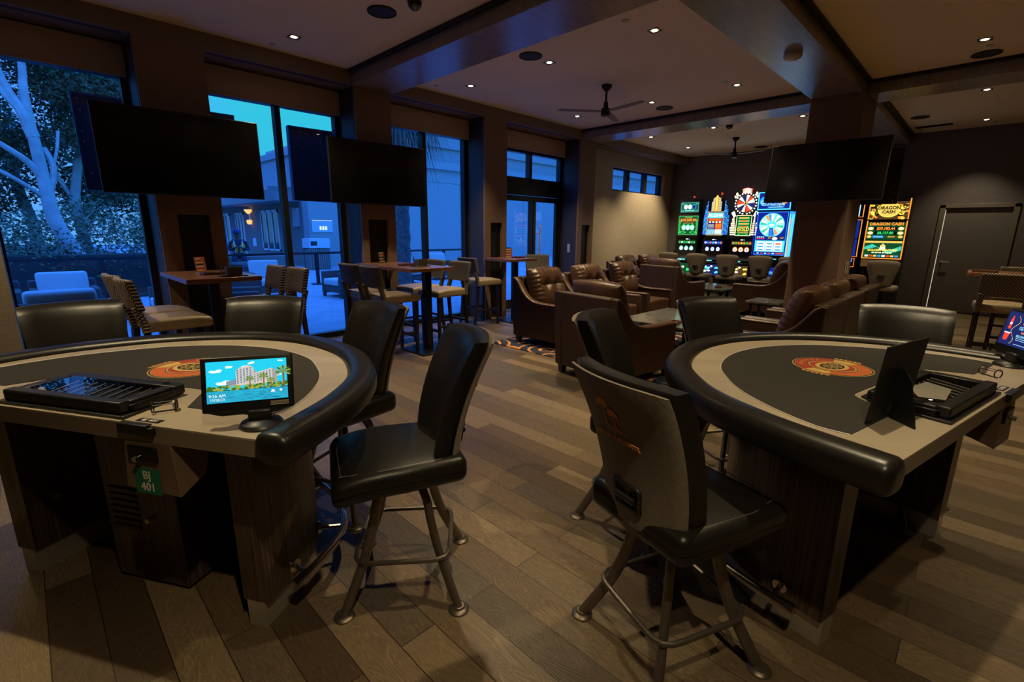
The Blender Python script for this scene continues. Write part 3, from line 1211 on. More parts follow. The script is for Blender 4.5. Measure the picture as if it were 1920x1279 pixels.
    for i in (3, 14, 24, 36, 46, len(frp) - 4):
        p = frp[min(i, len(frp) - 1)]
        q = min(BASES, key=lambda b_: (b_[0] - p.x) ** 2 + (b_[1] - p.y) ** 2)
        mb('chrome').tube([(p.x, p.y, .15), (q[0], q[1], .17)], .010, 8).tube([(q[0] + (p.x - q[0]) * .12, q[1] + (p.y - q[1]) * .12, .169), (q[0], q[1], .17)], .028, 14).build('bracket', fro)
    # drop box hung under the edge
    bx = box_x
    b = mb('panel_brown')
    vs = [(bx, .0, .86), (bx + .195, .0, .86), (bx + .215, -.005, .675), (bx - .015, -.005, .685), (bx, .17, .86), (bx + .195, .17, .86), (bx + .21, .10, .71), (bx, .10, .71)]
    b.add(vs, [(0, 3, 2, 1), (4, 5, 6, 7), (0, 1, 5, 4), (3, 7, 6, 2), (1, 2, 6, 5), (0, 4, 7, 3)])
    bo = b.build('drop_box', t, bevel=.003)
    mb('black_metal').box(bx + .02, bx + .14, -.012, -.001, .79, .845).build('latch_plate', bo, bevel=.004)
    mb('chrome').tube([(bx + .075, -.012, .812), (bx + .075, -.034, .809)], .0095, 12).build('lock', bo)
    if number:
        g = mb('sign_green')
        g.M = Matrix(((1, 0, 0, 0), (0, 1, .03, -.03), (0, 0, 1, 0), (0, 0, 0, 1)))
        g.box(bx + .032, bx + .138, .0, .0015, .674, .766)
        go = g.build('number_sign', bo, smooth=False)
        go['label'] = 'green sign reading BJ 401 in white'
        tx = mb('paint_white')
        for s_, zz in (('BJ', .741), ('401', .698)):
            tx.text(s_, .042, Matrix.Translation((bx + .085, -.0095, zz)) @ Matrix.Rotation(PI / 2, 4, 'X'), .0005, bold=.0006)
        tx.build('lettering', go, smooth=False)
    # drop slot at the edge and black number plate on the deck
    mb('black_plastic').box(bx - .0, bx + .125, -.016, .010, TZ - .034, TZ + .003).box(bx + .125, bx + .145, -.016, .005, TZ - .032, TZ - .004).build('drop_slot', t, bevel=.003)
    pl = mb('plate_black').box(bx + .04, bx + .135, .018, .044, TZ, TZ + .0015)
    pl.use('paint_white').text('BJ 401' if number else 'BJ 400', .021, Matrix.Translation((bx + .088, .031, TZ + .0018)), .0002, sx=1.2, bold=.0004)
    pl.build('number_plate', t, smooth=False)
    return t


TL = ((-.0395, 2.278, 0), R(-59.56))
TR = ((2.528, -.103, 0), R(-12.09))
card_table('black and cream card table at the left with a lit monitor on its corner', TL[0], TL[1], .055, .36, True)
card_table('black and cream card table at the right carrying a black easel board', TR[0], TR[1], -.12, .20, False)


def on_table(T, x, y, z=TZ):
    p = Matrix.Translation(T[0]) @ Matrix.Rotation(T[1], 4, 'Z') @ Vector((x, y, z))
    return (p.x, p.y, p.z)


def chip_tray(T, x, label, paper=False):
    t = thing('chip_tray', label, 'chip tray', on_table(T, x, .012), T[1], group='locked chip trays on the card tables')
    mb('black_plastic').prism([(-.30, 0), (.30, 0), (.29, .20), (.24, .29), (-.24, .29), (-.29, .20)], 0, .01).build('base_plate', t, bevel=.003)
    f = mb('black_plastic')
    w = .275
    f.box(-w, w, .012, .052, .01, .052).box(-w, w, .215, .262, .01, .046).box(-w, -w + .045, .052, .215, .01, .048).box(w - .045, w, .052, .215, .01, .048)
    f.build('lid_frame', t, bevel=.006)
    r = mb('matte_black').box(-w + .04, w - .04, .05, .217, .008, .012)
    r.build('well', t, smooth=False)
    c = mb('chip_ridge')
    for k in range(9):
        xx = -.175 + .045 * k
        c.tube([(xx, .06, .018), (xx, .20, .034)], .004, 6)
    c.build('tube_ridges', t)
    mb('tray_glass').quad((-w + .04, .05, .047), (w - .04, .05, .047), (w - .04, .218, .045), (-w + .04, .218, .045)).build('cover_glass', t, smooth=False)
    for s_ in (-1, 1):
        mb('black_metal').prism([(s_ * (w - .01), .03), (s_ * (w + .012), .05), (s_ * (w + .012), .20), (s_ * (w - .01), .235)], .01, .036).build('side_latch', t, bevel=.003)
    mb('chrome').disc(w - .06, .238, .046, .012, n=20, th=.004).build('lock', t)
    if paper:
        p = tag(mb('paper_cream').prism([(-.05, 0), (.13, .03), (.17, .12), (.02, .13), (-.09, .07)], 0, .0008).build('paper_slip', loc=on_table(T, x - .09, .075, TZ + .040), rz=T[1]),
                'pale paper slip lying inside the right chip tray', 'paper')
    else:
        s = thing('chip_roll', 'short roll of pale chips lying inside the left chip tray', 'chips', on_table(T, x - .20, .10, TZ + .026), T[1] + R(65))
        mb('paper_cream').tube([(0, -.035, 0), (0, .035, 0)], .011, 14).build('roll', s)
    return t


chip_tray(TL, .055, 'black chip tray under glass on the left card table')
chip_tray(TR, -.12, 'black chip tray with a paper inside on the right card table', True)


def shuffler_tube(T, x, y, rz, label):
    t = thing('card_holder', label, 'card holder', on_table(T, x, y, TZ), T[1] + rz, group='small clear card holders')
    for xx in (-.035, .035):
        mb('black_plastic').tube([(xx, .019 * math.cos(a), .02 + .019 * math.sin(a)) for a in [R(-60 + 300 * k / 20) for k in range(21)]], .0025, 6).build('ring', t)
    mb('acrylic').tube([(.026, 0, .02), (.034, 0, .02)], .0165, 14).build('end_cap', t)
    mb('black_plastic').tube([(-.034, .0165, .03), (.034, .0165, .03)], .0015, 5).tube([(-.034, -.0165, .03), (.034, -.0165, .03)], .0015, 5).build('rods', t)
    mb('black_plastic').box(-.035, .035, -.004, .004, 0, .003).build('foot', t)


shuffler_tube(TL, .416, .113, R(40), 'small clear card holder beside the left chip tray')
shuffler_tube(TR, .493, .116, R(60), 'small clear card holder behind the right chip tray')


# monitors ------------------------------------------------------------------
def monitor(loc, yaw, w, label, kind, base_off=(0, 0), cz=.145, tilt=R(-16)):
    t = thing('table_monitor', label, 'monitor', loc, 0)
    h = w * .5625
    bx, by = base_off
    mb('black_plastic').lathe([(.064, 0), (.066, .006), (.060, .014), (.046, .017), (.040, .022), (0, .023)], 36, (bx, by, 0)).build('base', t)
    nk = mb('black_plastic')
    nk.M = Matrix.Translation((bx, by, 0)) @ Matrix.Rotation(yaw, 4, 'Z')
    nk.box(-.036, .036, -.014, .058, .018, cz - h / 2 - .024)
    nk.build('neck', t, bevel=.008)
    M = Matrix.Translation((0, 0, cz)) @ Matrix.Rotation(yaw, 4, 'Z') @ Matrix.Rotation(tilt, 4, 'X')
    b = mb('black_plastic')
    b.M = M
    b.rbox((0, .014, -.008), (w / 2 + .016, .012, h / 2 + .022), .006, 2, 1)
    b.prism([(-w / 2 - .008, -h / 2 - .028), (w / 2 + .008, -h / 2 - .028), (w * .34, -h / 2 - .042), (-w * .34, -h / 2 - .042)], .004, .03, 'y')
    b.rbox((0, .034, 0), (w * .42, .012, h * .36), .008, 2, 1)
    bo = b.build('housing', t)
    s = mb('s_black')
    # local 2D frame of the picture: x right, y up, unit = metres, drawn on the front face
    P = M @ Matrix.Rotation(PI / 2, 4, 'X')
    s.M = P
    s.box(-w / 2, w / 2, -h / 2, h / 2, -.0005, .0005)

    def rect(m, x0, x1, y0, y1, z):
        s.use(m).box(x0 * w, x1 * w, y0 * h, y1 * h, .0005, .0005 + z * .0002)

    def poly(m, pts, z):
        s.use(m).prism([(x * w, y * h) for x, y in pts], .0005, .0005 + z * .0002)

    def oval(m, x, y, rx, ry, z, n=14):
        s.use(m).disc(x * w, y * h, .0005, rx * w, ry * h, n=n, th=z * .0002)
    if kind == 'hotel':
        rect('p_sky', -.495, .495, -.2, .495, 1)
        rg = random.Random(4)
        for cx, cy, k in ((-.38, .27, 1.1), (-.22, .35, .7), (-.02, .33, 1.0), (.04, .42, .8), (.42, .44, .55), (-.32, -.03, 1.2), (-.25, .0, 1.0), (.38, .08, .7)):
            for q in range(5):
                oval('p_cloud', cx + rg.uniform(-.045, .045) * k, cy + rg.uniform(-.02, .02) * k, .035 * k, .026 * k, 2, 10)
        # hotel blocks
        poly('p_shade', [(-.26, -.12), (-.26, .0), (-.14, .05), (-.14, -.1)], 3)
        poly('p_wall', [(-.14, -.12), (-.14, .25), (-.09, .32), (.03, .37), (.08, .30), (.08, -.08)], 3)
        poly('p_shade', [(.06, -.1), (.06, .2), (.11, .24), (.11, -.1)], 3)
        poly('p_wall', [(.07, -.1), (.07, .16), (.31, .27), (.33, .24), (.33, -.08)], 4)
        poly('p_shade', [(.31, -.1), (.31, .27), (.37, .19), (.37, -.08)], 5)
        for i in range(5):
            for j in range(9):
                rect('p_glass', -.128 + .04 * i, -.108 + .04 * i, -.06 + .038 * j + .012 * i, -.037 + .038 * j + .012 * i, 6)
        for i in range(6):
            for j in range(5):
                rect('p_glass', .082 + .038 * i, .1 + .038 * i, -.06 + .043 * j + .017 * i, -.035 + .043 * j + .017 * i, 6)
        for i in range(5):
            for j in range(3):
                rect('p_glass', -.252 + .024 * i, -.24 + .024 * i, -.09 + .04 * j + .008 * i, -.065 + .04 * j + .008 * i, 6)
        # greenery and palms
        for q in range(120):
            x = rg.uniform(-.48, .48)
            oval('p_leaf' if rg.random() < .5 else 'p_leafhi', x, -.19 + rg.uniform(-.03, .075) + max(0, x) * .06, .026, .03, 7 + q % 3, 7)
        for cx, cy, k in ((.03, .03, .8), (.2, .07, .95), (.29, -.04, .8), (.45, .16, 1.5)):
            rect('p_trunk', cx - .008 * k, cx + .008 * k, -.2, cy, 10)
            for q in range(11):
                a = R(-30 + 24 * q)
                poly('p_leaf' if q % 2 else 'p_leafhi', [(cx, cy), (cx + .055 * k * math.cos(a - .16), cy + .085 * k * math.sin(a - .16)), (cx + .07 * k * math.cos(a), cy + .11 * k * math.sin(a)), (cx + .055 * k * math.cos(a + .16), cy + .085 * k * math.sin(a + .16))], 11 + q % 2)
        rect('p_water', -.495, .495, -.495, -.215, 13)
        for q in range(60):
            x, y = rg.uniform(-.47, .4), rg.uniform(-.48, -.225)
            rect('p_waterd' if q % 2 else 'p_sky', x, x + rg.uniform(.03, .1), y, y + .008, 14 + q % 2)
        for s_, yy, sz in (('9:26 AM', -.33, .10), ('11/28/23', -.42, .085)):
            s.use('p_white').text(s_, sz * h, P @ Matrix.Translation((-.37 * w, yy * h, .0042)), .0001, sx=1.05)
        oval('p_white', .31, -.29, .02, .028, 16, 14)
        rect('p_white', .285, .335, -.325, -.30, 16)
        oval('p_white', .41, -.29, .017, .03, 16, 14)
        oval('p_water', .41, -.29, .006, .011, 18, 10)
        s.build('display', t, smooth=False)
        k = mb('sticker_tan')
        k.M = P
        k.box(.27 * w, .5 * w, -h / 2 - .0195, -h / 2 - .006, .0, .0012)
        k.use('plate_black').text('ACCHCASVL44', .011, P @ Matrix.Translation((.385 * w, -h / 2 - .0128, .0014)), .0002, sx=.8, bold=.0002)
        k.build('asset_sticker', bo, smooth=False)
    else:
        rect('s_navy', -.495, .495, -.495, .495, 1)
        # red bottle, cup and hose-like curl on the left, red and cyan lines of text on the right
        poly('s_red', [(-.40, -.02), (-.40, .25), (-.385, .32), (-.385, .37), (-.355, .37), (-.355, .32), (-.34, .25), (-.34, -.02)], 2)
        rect('s_white', -.392, -.348, .12, .18, 3)
        poly('s_red', [(-.43, -.14), (-.41, -.36), (-.32, -.36), (-.30, -.14)], 2)
        rect('s_white', -.43, -.30, -.15, -.12, 3)
        for q in range(22):
            a = q / 21
            oval('s_yellow', -.24 + .06 * math.sin(a * 9), .38 - .8 * a, .007, .011, 3, 8)
        for i, (s_, m, sz, yy) in enumerate((('HOLIDAY', 's_orange', .13, .33), ('WITH CACTUS', 's_orange', .12, .2), ('GET ENGAGED', 's_palecyan', .14, .06), ('RESERVE YOUR SEAT', 's_orange', .07, -.06), ('BELOW YOUR HOST', 's_palecyan', .1, -.17), ('', '', 0, 0))):
            if s_:
                s.use(m).text(s_, sz * h, P @ Matrix.Translation((.13 * w, yy * h, .0016)), .0001)
        for yy in (-.24, -.29, -.42):
            rect('s_palecyan', -.12, .36, yy, yy + .012, 3)
        s.build('display', t, smooth=False)
    return t


monitor((.452, 1.652, TZ), R(-27.5), .238, 'lit table monitor showing a hotel among palms, on the left card table', 'hotel', (.016, -.036), .148, R(-16))
monitor((3.35, -.185, TZ), R(207), .30, 'dark blue table monitor at the right picture edge on the card table', 'promo', (.0, .02), .175, R(-10))

# easel board on the right table
t = thing('easel_board', 'black board on a cardboard easel, its back turned, right card table', 'sign board', (1.914, .204, TZ), R(-13.9))
b = mb('matte_black')
b.M = Matrix.Rotation(R(5), 4, 'X')
b.box(0, .32, -.003, .003, 0, .276)
b.build('board', t, smooth=False)
b = mb('matte_black')
# a standing foot hinged on the board, its window cut out
b.M = Matrix.Translation((.15, -.012, 0)) @ Matrix.Rotation(R(-28), 4, 'Z')
outer = [(-.01, .0), (.0, .17), (-.02, .185), (-.045, .175), (-.10, .12), (-.135, .0)]
b.prism([(0, 0), (0, .185), (-.03, .18), (-.06, .15), (-.105, .0)], -.0015, .0015, 'x')
b.build('easel_leg', t, smooth=False)

# ================================================================== GAMING STOOLS


def gaming_stool(label, loc, rz, base_rz):
    t = thing('gaming_stool', label, 'stool', loc, rz, group='black leather gaming stools round the card tables')
    # seat
    def seat_fn(p):
        k = p.x / .26
        wide = 1 - .10 * max(0, -k) - .03 * max(0, k) ** 2
        y = p.y * wide
        z = p.z
        if p.z > 0:
            z += .014 * (1 - (p.y / .25) ** 2) * (1 - k * k) - .012 * max(0, k) ** 3
        z -= .02 * max(0, k) ** 3 + (0 if p.z > 0 else -.012)
        return (p.x, y, z)
    so = mb('black_leather').rbox((.035, 0, .592), (.265, .25, .062), .038, 4, 6, seat_fn).build('seat', t, angle=80)
    sm_ = mb('seam_thread')
    sm_.tube([(.27, -.19, .641), (.10, -.225, .655), (-.12, -.205, .656)], .0013, 4).tube([(.27, .19, .641), (.10, .225, .655), (-.12, .205, .656)], .0013, 4)
    sm_.tube([(.262, -.19, .642), (.27, 0, .647), (.262, .19, .642)], .0013, 4)
    sm_.build('seam', so)
    # back: u across, v up
    def back(u, v, d):
        # u -1..1, v 0..1 ; d = depth forward from the shell face
        w = .185 + .042 * v ** .8
        y = u * w
        z = .535 + .60 * v - .006 * u * u * v
        x = -.215 - .10 * v - .075 * v * v + .02 * math.sin(v * PI) + .055 * u * u
        return (x + d, y, z)

    def back_mesh(m, d0, d1, u0=1.0, v0=0.0, v1=1.0, n=12):
        h = (.5 * (d1 - d0))

        def fn(p):
            u = p.y
            v = v0 + (v1 - v0) * (p.z + .5)
            return back(u * u0, v, (d0 + d1) / 2 + p.x)
        b = mb(m)
        b.rbox((0, 0, 0), (h, 1.0, .5), min(h, .5) * .999, 3, n, fn)
        return b
    # leather front pad and fabric shell behind it
    def pad(m, d0, d1, ku, v0, v1, rnd):
        b = mb(m)
        nu, nv = 14, 14
        us = [-1 + 2 * i / nu for i in range(nu + 1)]
        vs_ = [i / nv for i in range(nv + 1)]
        grid = {}

        def P(u, v, f):
            # pull the corners in to round the outline
            cu = abs(u)
            cv = abs(2 * v - 1)
            edge = max(cu, cv)
            uu = u * (1 - .022 * cv ** 8) * ku
            vv = v0 + (v1 - v0) * (.5 + (v - .5) * (1 - .012 * cu ** 8))
            # pillow profile toward the rim
            fall = (1 - max(0, (edge - .88) / .12) ** 2.6 * rnd)
            mid = (d0 + d1) / 2
            dd = mid + (d1 - mid) * fall if f else mid - (mid - d0) * fall
            return back(uu, vv, dd)
        vs, fs = [], []
        for f in (0, 1):
            for v in vs_:
                for u in us:
                    vs.append(P(u, v, f))
        W = nu + 1
        H = nv + 1
        for j in range(nv):
            for i in range(nu):
                a = j * W + i
                fs.append((a, a + W, a + W + 1, a + 1))
                a += W * H
                fs.append((a, a + 1, a + W + 1, a + W))
        rim = [i for i in range(nu)] + [(j) * W + nu for j in range(nv)] + [nv * W + nu - i for i in range(nu)] + [(nv - j) * W for j in range(nv)]
        for k_ in range(len(rim)):
            a, b2 = rim[k_], rim[(k_ + 1) % len(rim)]
            fs.append((a, b2, b2 + W * H, a + W * H))
        return b.add(vs, fs)
    bo = pad('black_leather', .006, .090, 1.0, 0, 1, .38).build('backrest', t, angle=75)
    s2 = mb('seam_dark')
    s2.tube([back(-.02, v / 10, .0885) for v in range(1, 10)], .0012, 4)
    s2.build('seam', bo)
    sh = pad('shell_fabric', -.016, .012, .97, .02, .985, .6).build('back_shell', t, angle=75)
    hd = mb('black_plastic')
    a = [Vector(back(u, v, -.019)) for u, v in ((-.27, .20), (.27, .20), (.27, .34), (-.27, .34))]
    hd.tube(lerp_path([a[0], (a[0] + a[1]) / 2, a[1], (a[1] + a[2]) / 2, a[2], (a[2] + a[3]) / 2, a[3], (a[3] + a[0]) / 2], 3), .009, 8, closed=True)
    hd.quad(a[0], a[1], a[2], a[3])
    bar = [Vector(back(-.22, .265, -.028)), Vector(back(.22, .265, -.028))]
    hd.tube([bar[0], bar[1]], .012, 8)
    hd.build('pull_handle', sh, angle=60)
    # embroidery: two palms over a line, words below  (frame on the shell's outer face)
    o = Vector(back(0, .70, -.0172))
    rx = (Vector(back(-.35, .70, -.017)) - Vector(back(.35, .70, -.017))).normalized()
    up = (Vector(back(0, .80, -.017)) - o).normalized()
    nn = rx.cross(up)
    Mx = Matrix(((rx.x, up.x, nn.x, o.x), (rx.y, up.y, nn.y, o.y), (rx.z, up.z, nn.z, o.z), (0, 0, 0, 1)))
    g = mb('thread_orange')
    g.M = Mx
    for px, py, k_ in ((-.03, .085, 1.0), (.012, .055, .9)):
        for q in range(9):
            an = R(-20 + 27.5 * q)
            c0, s0 = math.cos(an), math.sin(an)
            g.prism([(px, py), (px + .018 * k_ * c0 - .005 * s0, py + .018 * k_ * s0 + .005 * c0), (px + .030 * k_ * c0, py + .030 * k_ * s0 - .004), (px + .018 * k_ * c0 + .005 * s0, py + .018 * k_ * s0 - .005 * c0)], .0, .002)
        g.prism([(px - .002, py - .075 * k_), (px + .003, py - .075 * k_), (px + .0015, py), (px - .001, py)], 0, .002)
    g.prism([(-.045, .006), (.06, -.012), (.06, -.009), (-.045, .009)], 0, .0025)
    g.text('AGUA CALIENTE', .0265, Mx @ Matrix.Translation((0, -.045, .0035)), .001, bold=.0003)
    g.build('embroidered_logo', sh, smooth=False)['label'] = 'orange stitched palms and lettering'
    # swivel
    mb('black_metal').lathe([(.0, .50), (.13, .50), (.13, .522), (.09, .53), (0, .53)][1:], 20).lathe([(.05, .47), (.05, .50)], 16).build('swivel_plate', t)
    # legs as children turned with the base
    for k_ in range(4):
        pts = lerp_path([(.055, 0, .512), (.10, 0, .50), (.145, 0, .44), (.175, 0, .33), (.225, 0, .20), (.325, 0, .014)], 5)
        lg = mb('gunmetal').tube(pts, .0225, 12, flat=.72)
        lg = lg.build('leg', t, rz=base_rz - rz + k_ * PI / 2)
        mb('gunmetal').lathe([(.041, 0), (.043, .004), (.040, .009), (.026, .014), (.022, .022)], 20, (.33, 0, 0)).build('glide', lg)
    rp = []
    for k_ in range(4):
        a0 = base_rz - rz + k_ * PI / 2
        for q in range(12):
            th = R(90 * q / 12)
            c_, s_ = abs(math.cos(th - PI / 4)), abs(math.sin(th - PI / 4))
            rr = .196 / (c_ ** 7 + s_ ** 7) ** (1 / 7)
            rp.append((rr * math.cos(a0 + th), rr * math.sin(a0 + th), .215))
    ring = mb('gunmetal').tube(rp, .0105, 8, closed=True).build('foot_ring', t)
    return t


GS = [
    ((1.03, 1.67, 0), R(156), R(5), 'empty gaming stool facing the left card table, nearest its lit monitor'),
    ((1.53, .655, 0), R(-16.5), R(22), 'gaming stool in the foreground with orange embroidered palms on its back'),
    ((2.17, 1.15, 0), R(-75), R(40), 'gaming stool behind the embroidered one, blue sheen on its leather'),
    ((3.02, 1.01, 0), R(-113), R(15), 'gaming stool seen face-on between the brown armchairs and right card table'),
    ((3.38, .25, 0), R(190), R(30), 'gaming stool on the far side of the right card table, under the service door'),
    ((.16, 3.40, 0), R(-88), R(10), 'gaming stool at the far left, its wide back before the beige wall'),
    ((.85, 2.98, 0), R(229.5), R(50), 'gaming stool behind the left card table in front of the first bar table'),
    ((1.14, 2.48, 0), R(184), R(70), 'gaming stool with a blue-lit back right of the left card table rail'),
]
for loc, rz, brz, lab in GS:
    gaming_stool(lab, loc, rz, brz)

# ================================================================== BAR TABLES
BT = 1.10


def bar_table(x0, x1, y0, y1, label, post):
    cx, cy = (x0 + x1) / 2, (y0 + y1) / 2
    t = thing('bar_table', label, 'bar table', (cx, cy, 0), group='walnut bar tables')
    b = mb('bar_walnut').box(x0 - cx, x1 - cx, y0 - cy, y1 - cy, BT - .045, BT)
    b.build('tabletop', t, bevel=.004)
    px, py = post[0] - cx, post[1] - cy
    mb('black_metal').box(px - .045, px + .045, py - .045, py + .045, .02, BT - .045).build('post', t, bevel=.004)
    mb('black_metal').box(px - .13, px + .13, py - .13, py + .13, BT - .055, BT - .045).build('top_plate', t, smooth=False)
    mb('black_metal').box(px - .26, px + .26, py - .26, py + .26, 0, .02).build('base_plate', t, bevel=.004)
    return t


bar_table(1.0, 1.64, 5.11, 6.265, 'walnut bar table against the pillar nearest the left end', (1.36, 5.75))
bar_table(3.24, 3.88, 4.88, 6.265, 'long walnut bar table between four bar stools', (3.62, 5.12))
bar_table(5.62, 6.28, 5.58, 6.265, 'small walnut bar table beside the glass doors', (6.0, 5.85))
bar_table(8.35, 9.0, -1.5, .16, 'walnut bar table at the right edge before the service door', (8.68, -.75))


def menu_stand(x, y, rz, label, m='menu_orange', z=BT):
    t = thing('menu_stand', label, 'menu', (x, y, z), rz, group='menu stands on the tables')
    mb('acrylic').box(-.05, .05, -.03, .03, 0, .006).build('foot', t, smooth=False)
    p = mb(m)
    p.M = Matrix.Rotation(R(-8), 4, 'X')
    p.box(-.055, .055, -.002, .002, .004, .165)
    rg = random.Random(int(x * 100))
    for q in range(7):
        zz = .02 + .02 * q
        x1 = rg.uniform(0, .045)
        p.use(['deco_gold', 'deco_red', 'paper_cream', 'deco_black'][q % 4]).box(-.046, x1, -.0032, -.0018, zz, zz + .011)
        p.box(-.046, x1, .0018, .0032, zz, zz + .011)
    p.build('card', t, smooth=False)
    return t


def ash_tray(x, y, rz, label, z=BT):
    t = thing('ashtray', label, 'ashtray', (x, y, z), rz, group='brown rectangular ashtrays')
    b = mb('tray_wood').box(-.11, .11, -.06, .06, 0, .008)
    b.box(-.11, .11, -.06, -.048, .008, .028).box(-.11, .11, .048, .06, .008, .028).box(-.11, -.098, -.048, .048, .008, .028).box(.098, .11, -.048, .048, .008, .028)
    b.build('dish', t, bevel=.002)
    mb('amber').box(-.08, .08, -.03, .03, .008, .014).build('insert', t, smooth=False)
    return t


def caddy(x, y, rz, label, z=BT):
    t = thing('napkin_caddy', label, 'caddy', (x, y, z), rz, group='steel napkin caddies')
    mb('menu_black').box(-.12, .12, -.06, .06, 0, .01).build('base', t, bevel=.002)
    mb('caddy_steel').box(-.055, .075, -.045, -.041, .01, .09).box(-.055, .075, .041, .045, .01, .09).box(-.055, -.051, -.041, .041, .01, .09).box(.071, .075, -.041, .041, .01, .09).build('box', t, smooth=False)
    mb('paper_cream').box(-.045, .065, -.035, .035, .01, .078).build('napkins', t, smooth=False)
    mb('bar_walnut').tube([(-.09, 0, .01), (-.10, .01, .13)], .006, 8).build('lighter', t)
    return t


menu_stand(1.30, 5.87, R(20), 'orange menu card on the bar table nearest the left end')
ash_tray(1.33, 5.55, R(5), 'ashtray on the bar table nearest the left end')
caddy(1.42, 5.25, R(0), 'napkin caddy on the bar table nearest the left end')
menu_stand(3.50, 5.98, R(10), 'dark menu card on the long bar table between four stools', 'menu_black')
ash_tray(3.55, 5.45, R(8), 'ashtray on the long bar table between four stools')
caddy(3.60, 5.22, R(4), 'napkin caddy on the long bar table between four stools')
menu_stand(5.98, 5.98, R(-60), 'orange menu card on the bar table beside the glass doors')
ash_tray(6.08, 5.84, R(4), 'ashtray on the bar table beside the glass doors')
ash_tray(8.48, .0, R(80), 'ashtray on the bar table at the right edge')
caddy(8.5, -.45, R(90), 'napkin caddy at the right picture edge')


# ================================================================== BAR STOOLS
def make_bar_stool(fabric):
    t = thing('bar_stool', 'x', 'bar stool', (0, 0, 0), 0, group='tan seated bar stools')

    def sf(p):
        k = p.x / .24
        z = p.z + (.022 * (1 - (p.y / .24) ** 2) * (1 - k * k * .6) if p.z > 0 else 0) - (.015 * max(0, k) ** 3 if p.z > 0 else 0)
        return (p.x, p.y * (1 + .05 * k), z)
    mb('bar_leather').rbox((.02, 0, .725), (.25, .225, .05), .03, 4, 6, sf).build('seat', t, angle=80)
    # backrest: padded panel leaning back, two upholstered stiles below it
    L = Matrix(((1, 0, -.22, .0), (0, 1, 0, 0), (0, 0, 1, 0), (0, 0, 0, 1)))

    def bf(p):
        return (p.x - .22 * (p.z) + .025 * (p.y / .2) ** 2, p.y * (1 - .02 * p.z), p.z)
    mb(fabric).rbox((-.305, 0, 1.0), (.03, .225, .135), .022, 3, 6, bf).build('backrest', t, angle=70)
    for s_ in (-1, 1):
        st = mb(fabric)
        st.tube([(-.285 + .0, s_ * .185, .90), (-.245, s_ * .19, .78), (-.232, s_ * .195, .68)], [.032, .032, .034], 8, flat=.95)
        st.build('stile', t, angle=60)
    for s_ in (-1, 1):
        mb('stool_wood').prism([(.205, 0), (.235, 0), (.245, .68), (.195, .68)], s_ * .185 - .02, s_ * .185 + .02, 'y').build('leg', t, bevel=.003)
        mb('stool_wood').prism([(-.325, 0), (-.29, 0), (-.235, .35), (-.205, .68), (-.255, .68), (-.275, .35)], s_ * .185 - .02, s_ * .185 + .02, 'y').build('leg', t, bevel=.003)
        mb('stool_wood').box(-.27, .22, s_ * .185 - .010, s_ * .185 + .010, .26, .29).build('stretcher', t, bevel=.002)
    mb('stool_wood').box(.205, .235, -.18, .18, .20, .235).build('stretcher', t, bevel=.002)
    mb('stool_wood').box(-.275, -.255, -.18, .18, .30, .33).build('stretcher', t, bevel=.002)
    return t


proto_h = make_bar_stool('houndstooth')
proto_f = make_bar_stool('stool_fabric')
BS = [
    (proto_h, (.865, 5.22), 4, 'bar stool with a woven side at the left, nearer of the pair facing right'),
    (proto_h, (.84, 5.76), 6, 'bar stool at the left against the window, behind its woven twin'),
    (proto_h, (1.84, 5.47), 184, 'bar stool right of the first bar table, nearer of that pair'),
    (proto_h, (1.79, 5.98), 182, 'bar stool right of the first bar table, tucked behind its twin'),
    (proto_f, (3.21, 5.28), 0, 'bar stool left of the long bar table, nearer one with its back to us'),
    (proto_f, (3.22, 5.84), 2, 'bar stool left of the long bar table, beside the window'),
    (proto_f, (4.04, 5.32), 180, 'bar stool right of the long bar table, with its open back gap showing'),
    (proto_f, (4.02, 5.86), 178, 'bar stool right of the long bar table, half hidden by the tabletop'),
    (proto_f, (5.36, 6.02), 0, 'bar stool left of the small bar table near the glass doors'),
    (proto_f, (6.58, 5.76), 234, 'bar stool behind the brown armchairs, before the glass doors'),
    (proto_h, (8.02, -.19), 2, 'bar stool with honeycomb woven back at the right edge'),
    (proto_h, (9.22, -.36), 178, 'bar stool beyond the right-edge bar table, mostly hidden by it'),
]
seen = set()
for pr, (x, y), a, lab in BS:
    if id(pr) not in seen:
        seen.add(id(pr))
        pr.location = (x, y, 0)
        pr.rotation_euler.z = R(a)
        pr['label'] = lab
    else:
        dup(pr, lab, (x, y, 0), R(a))

# ================================================================== LEATHER ARMCHAIRS


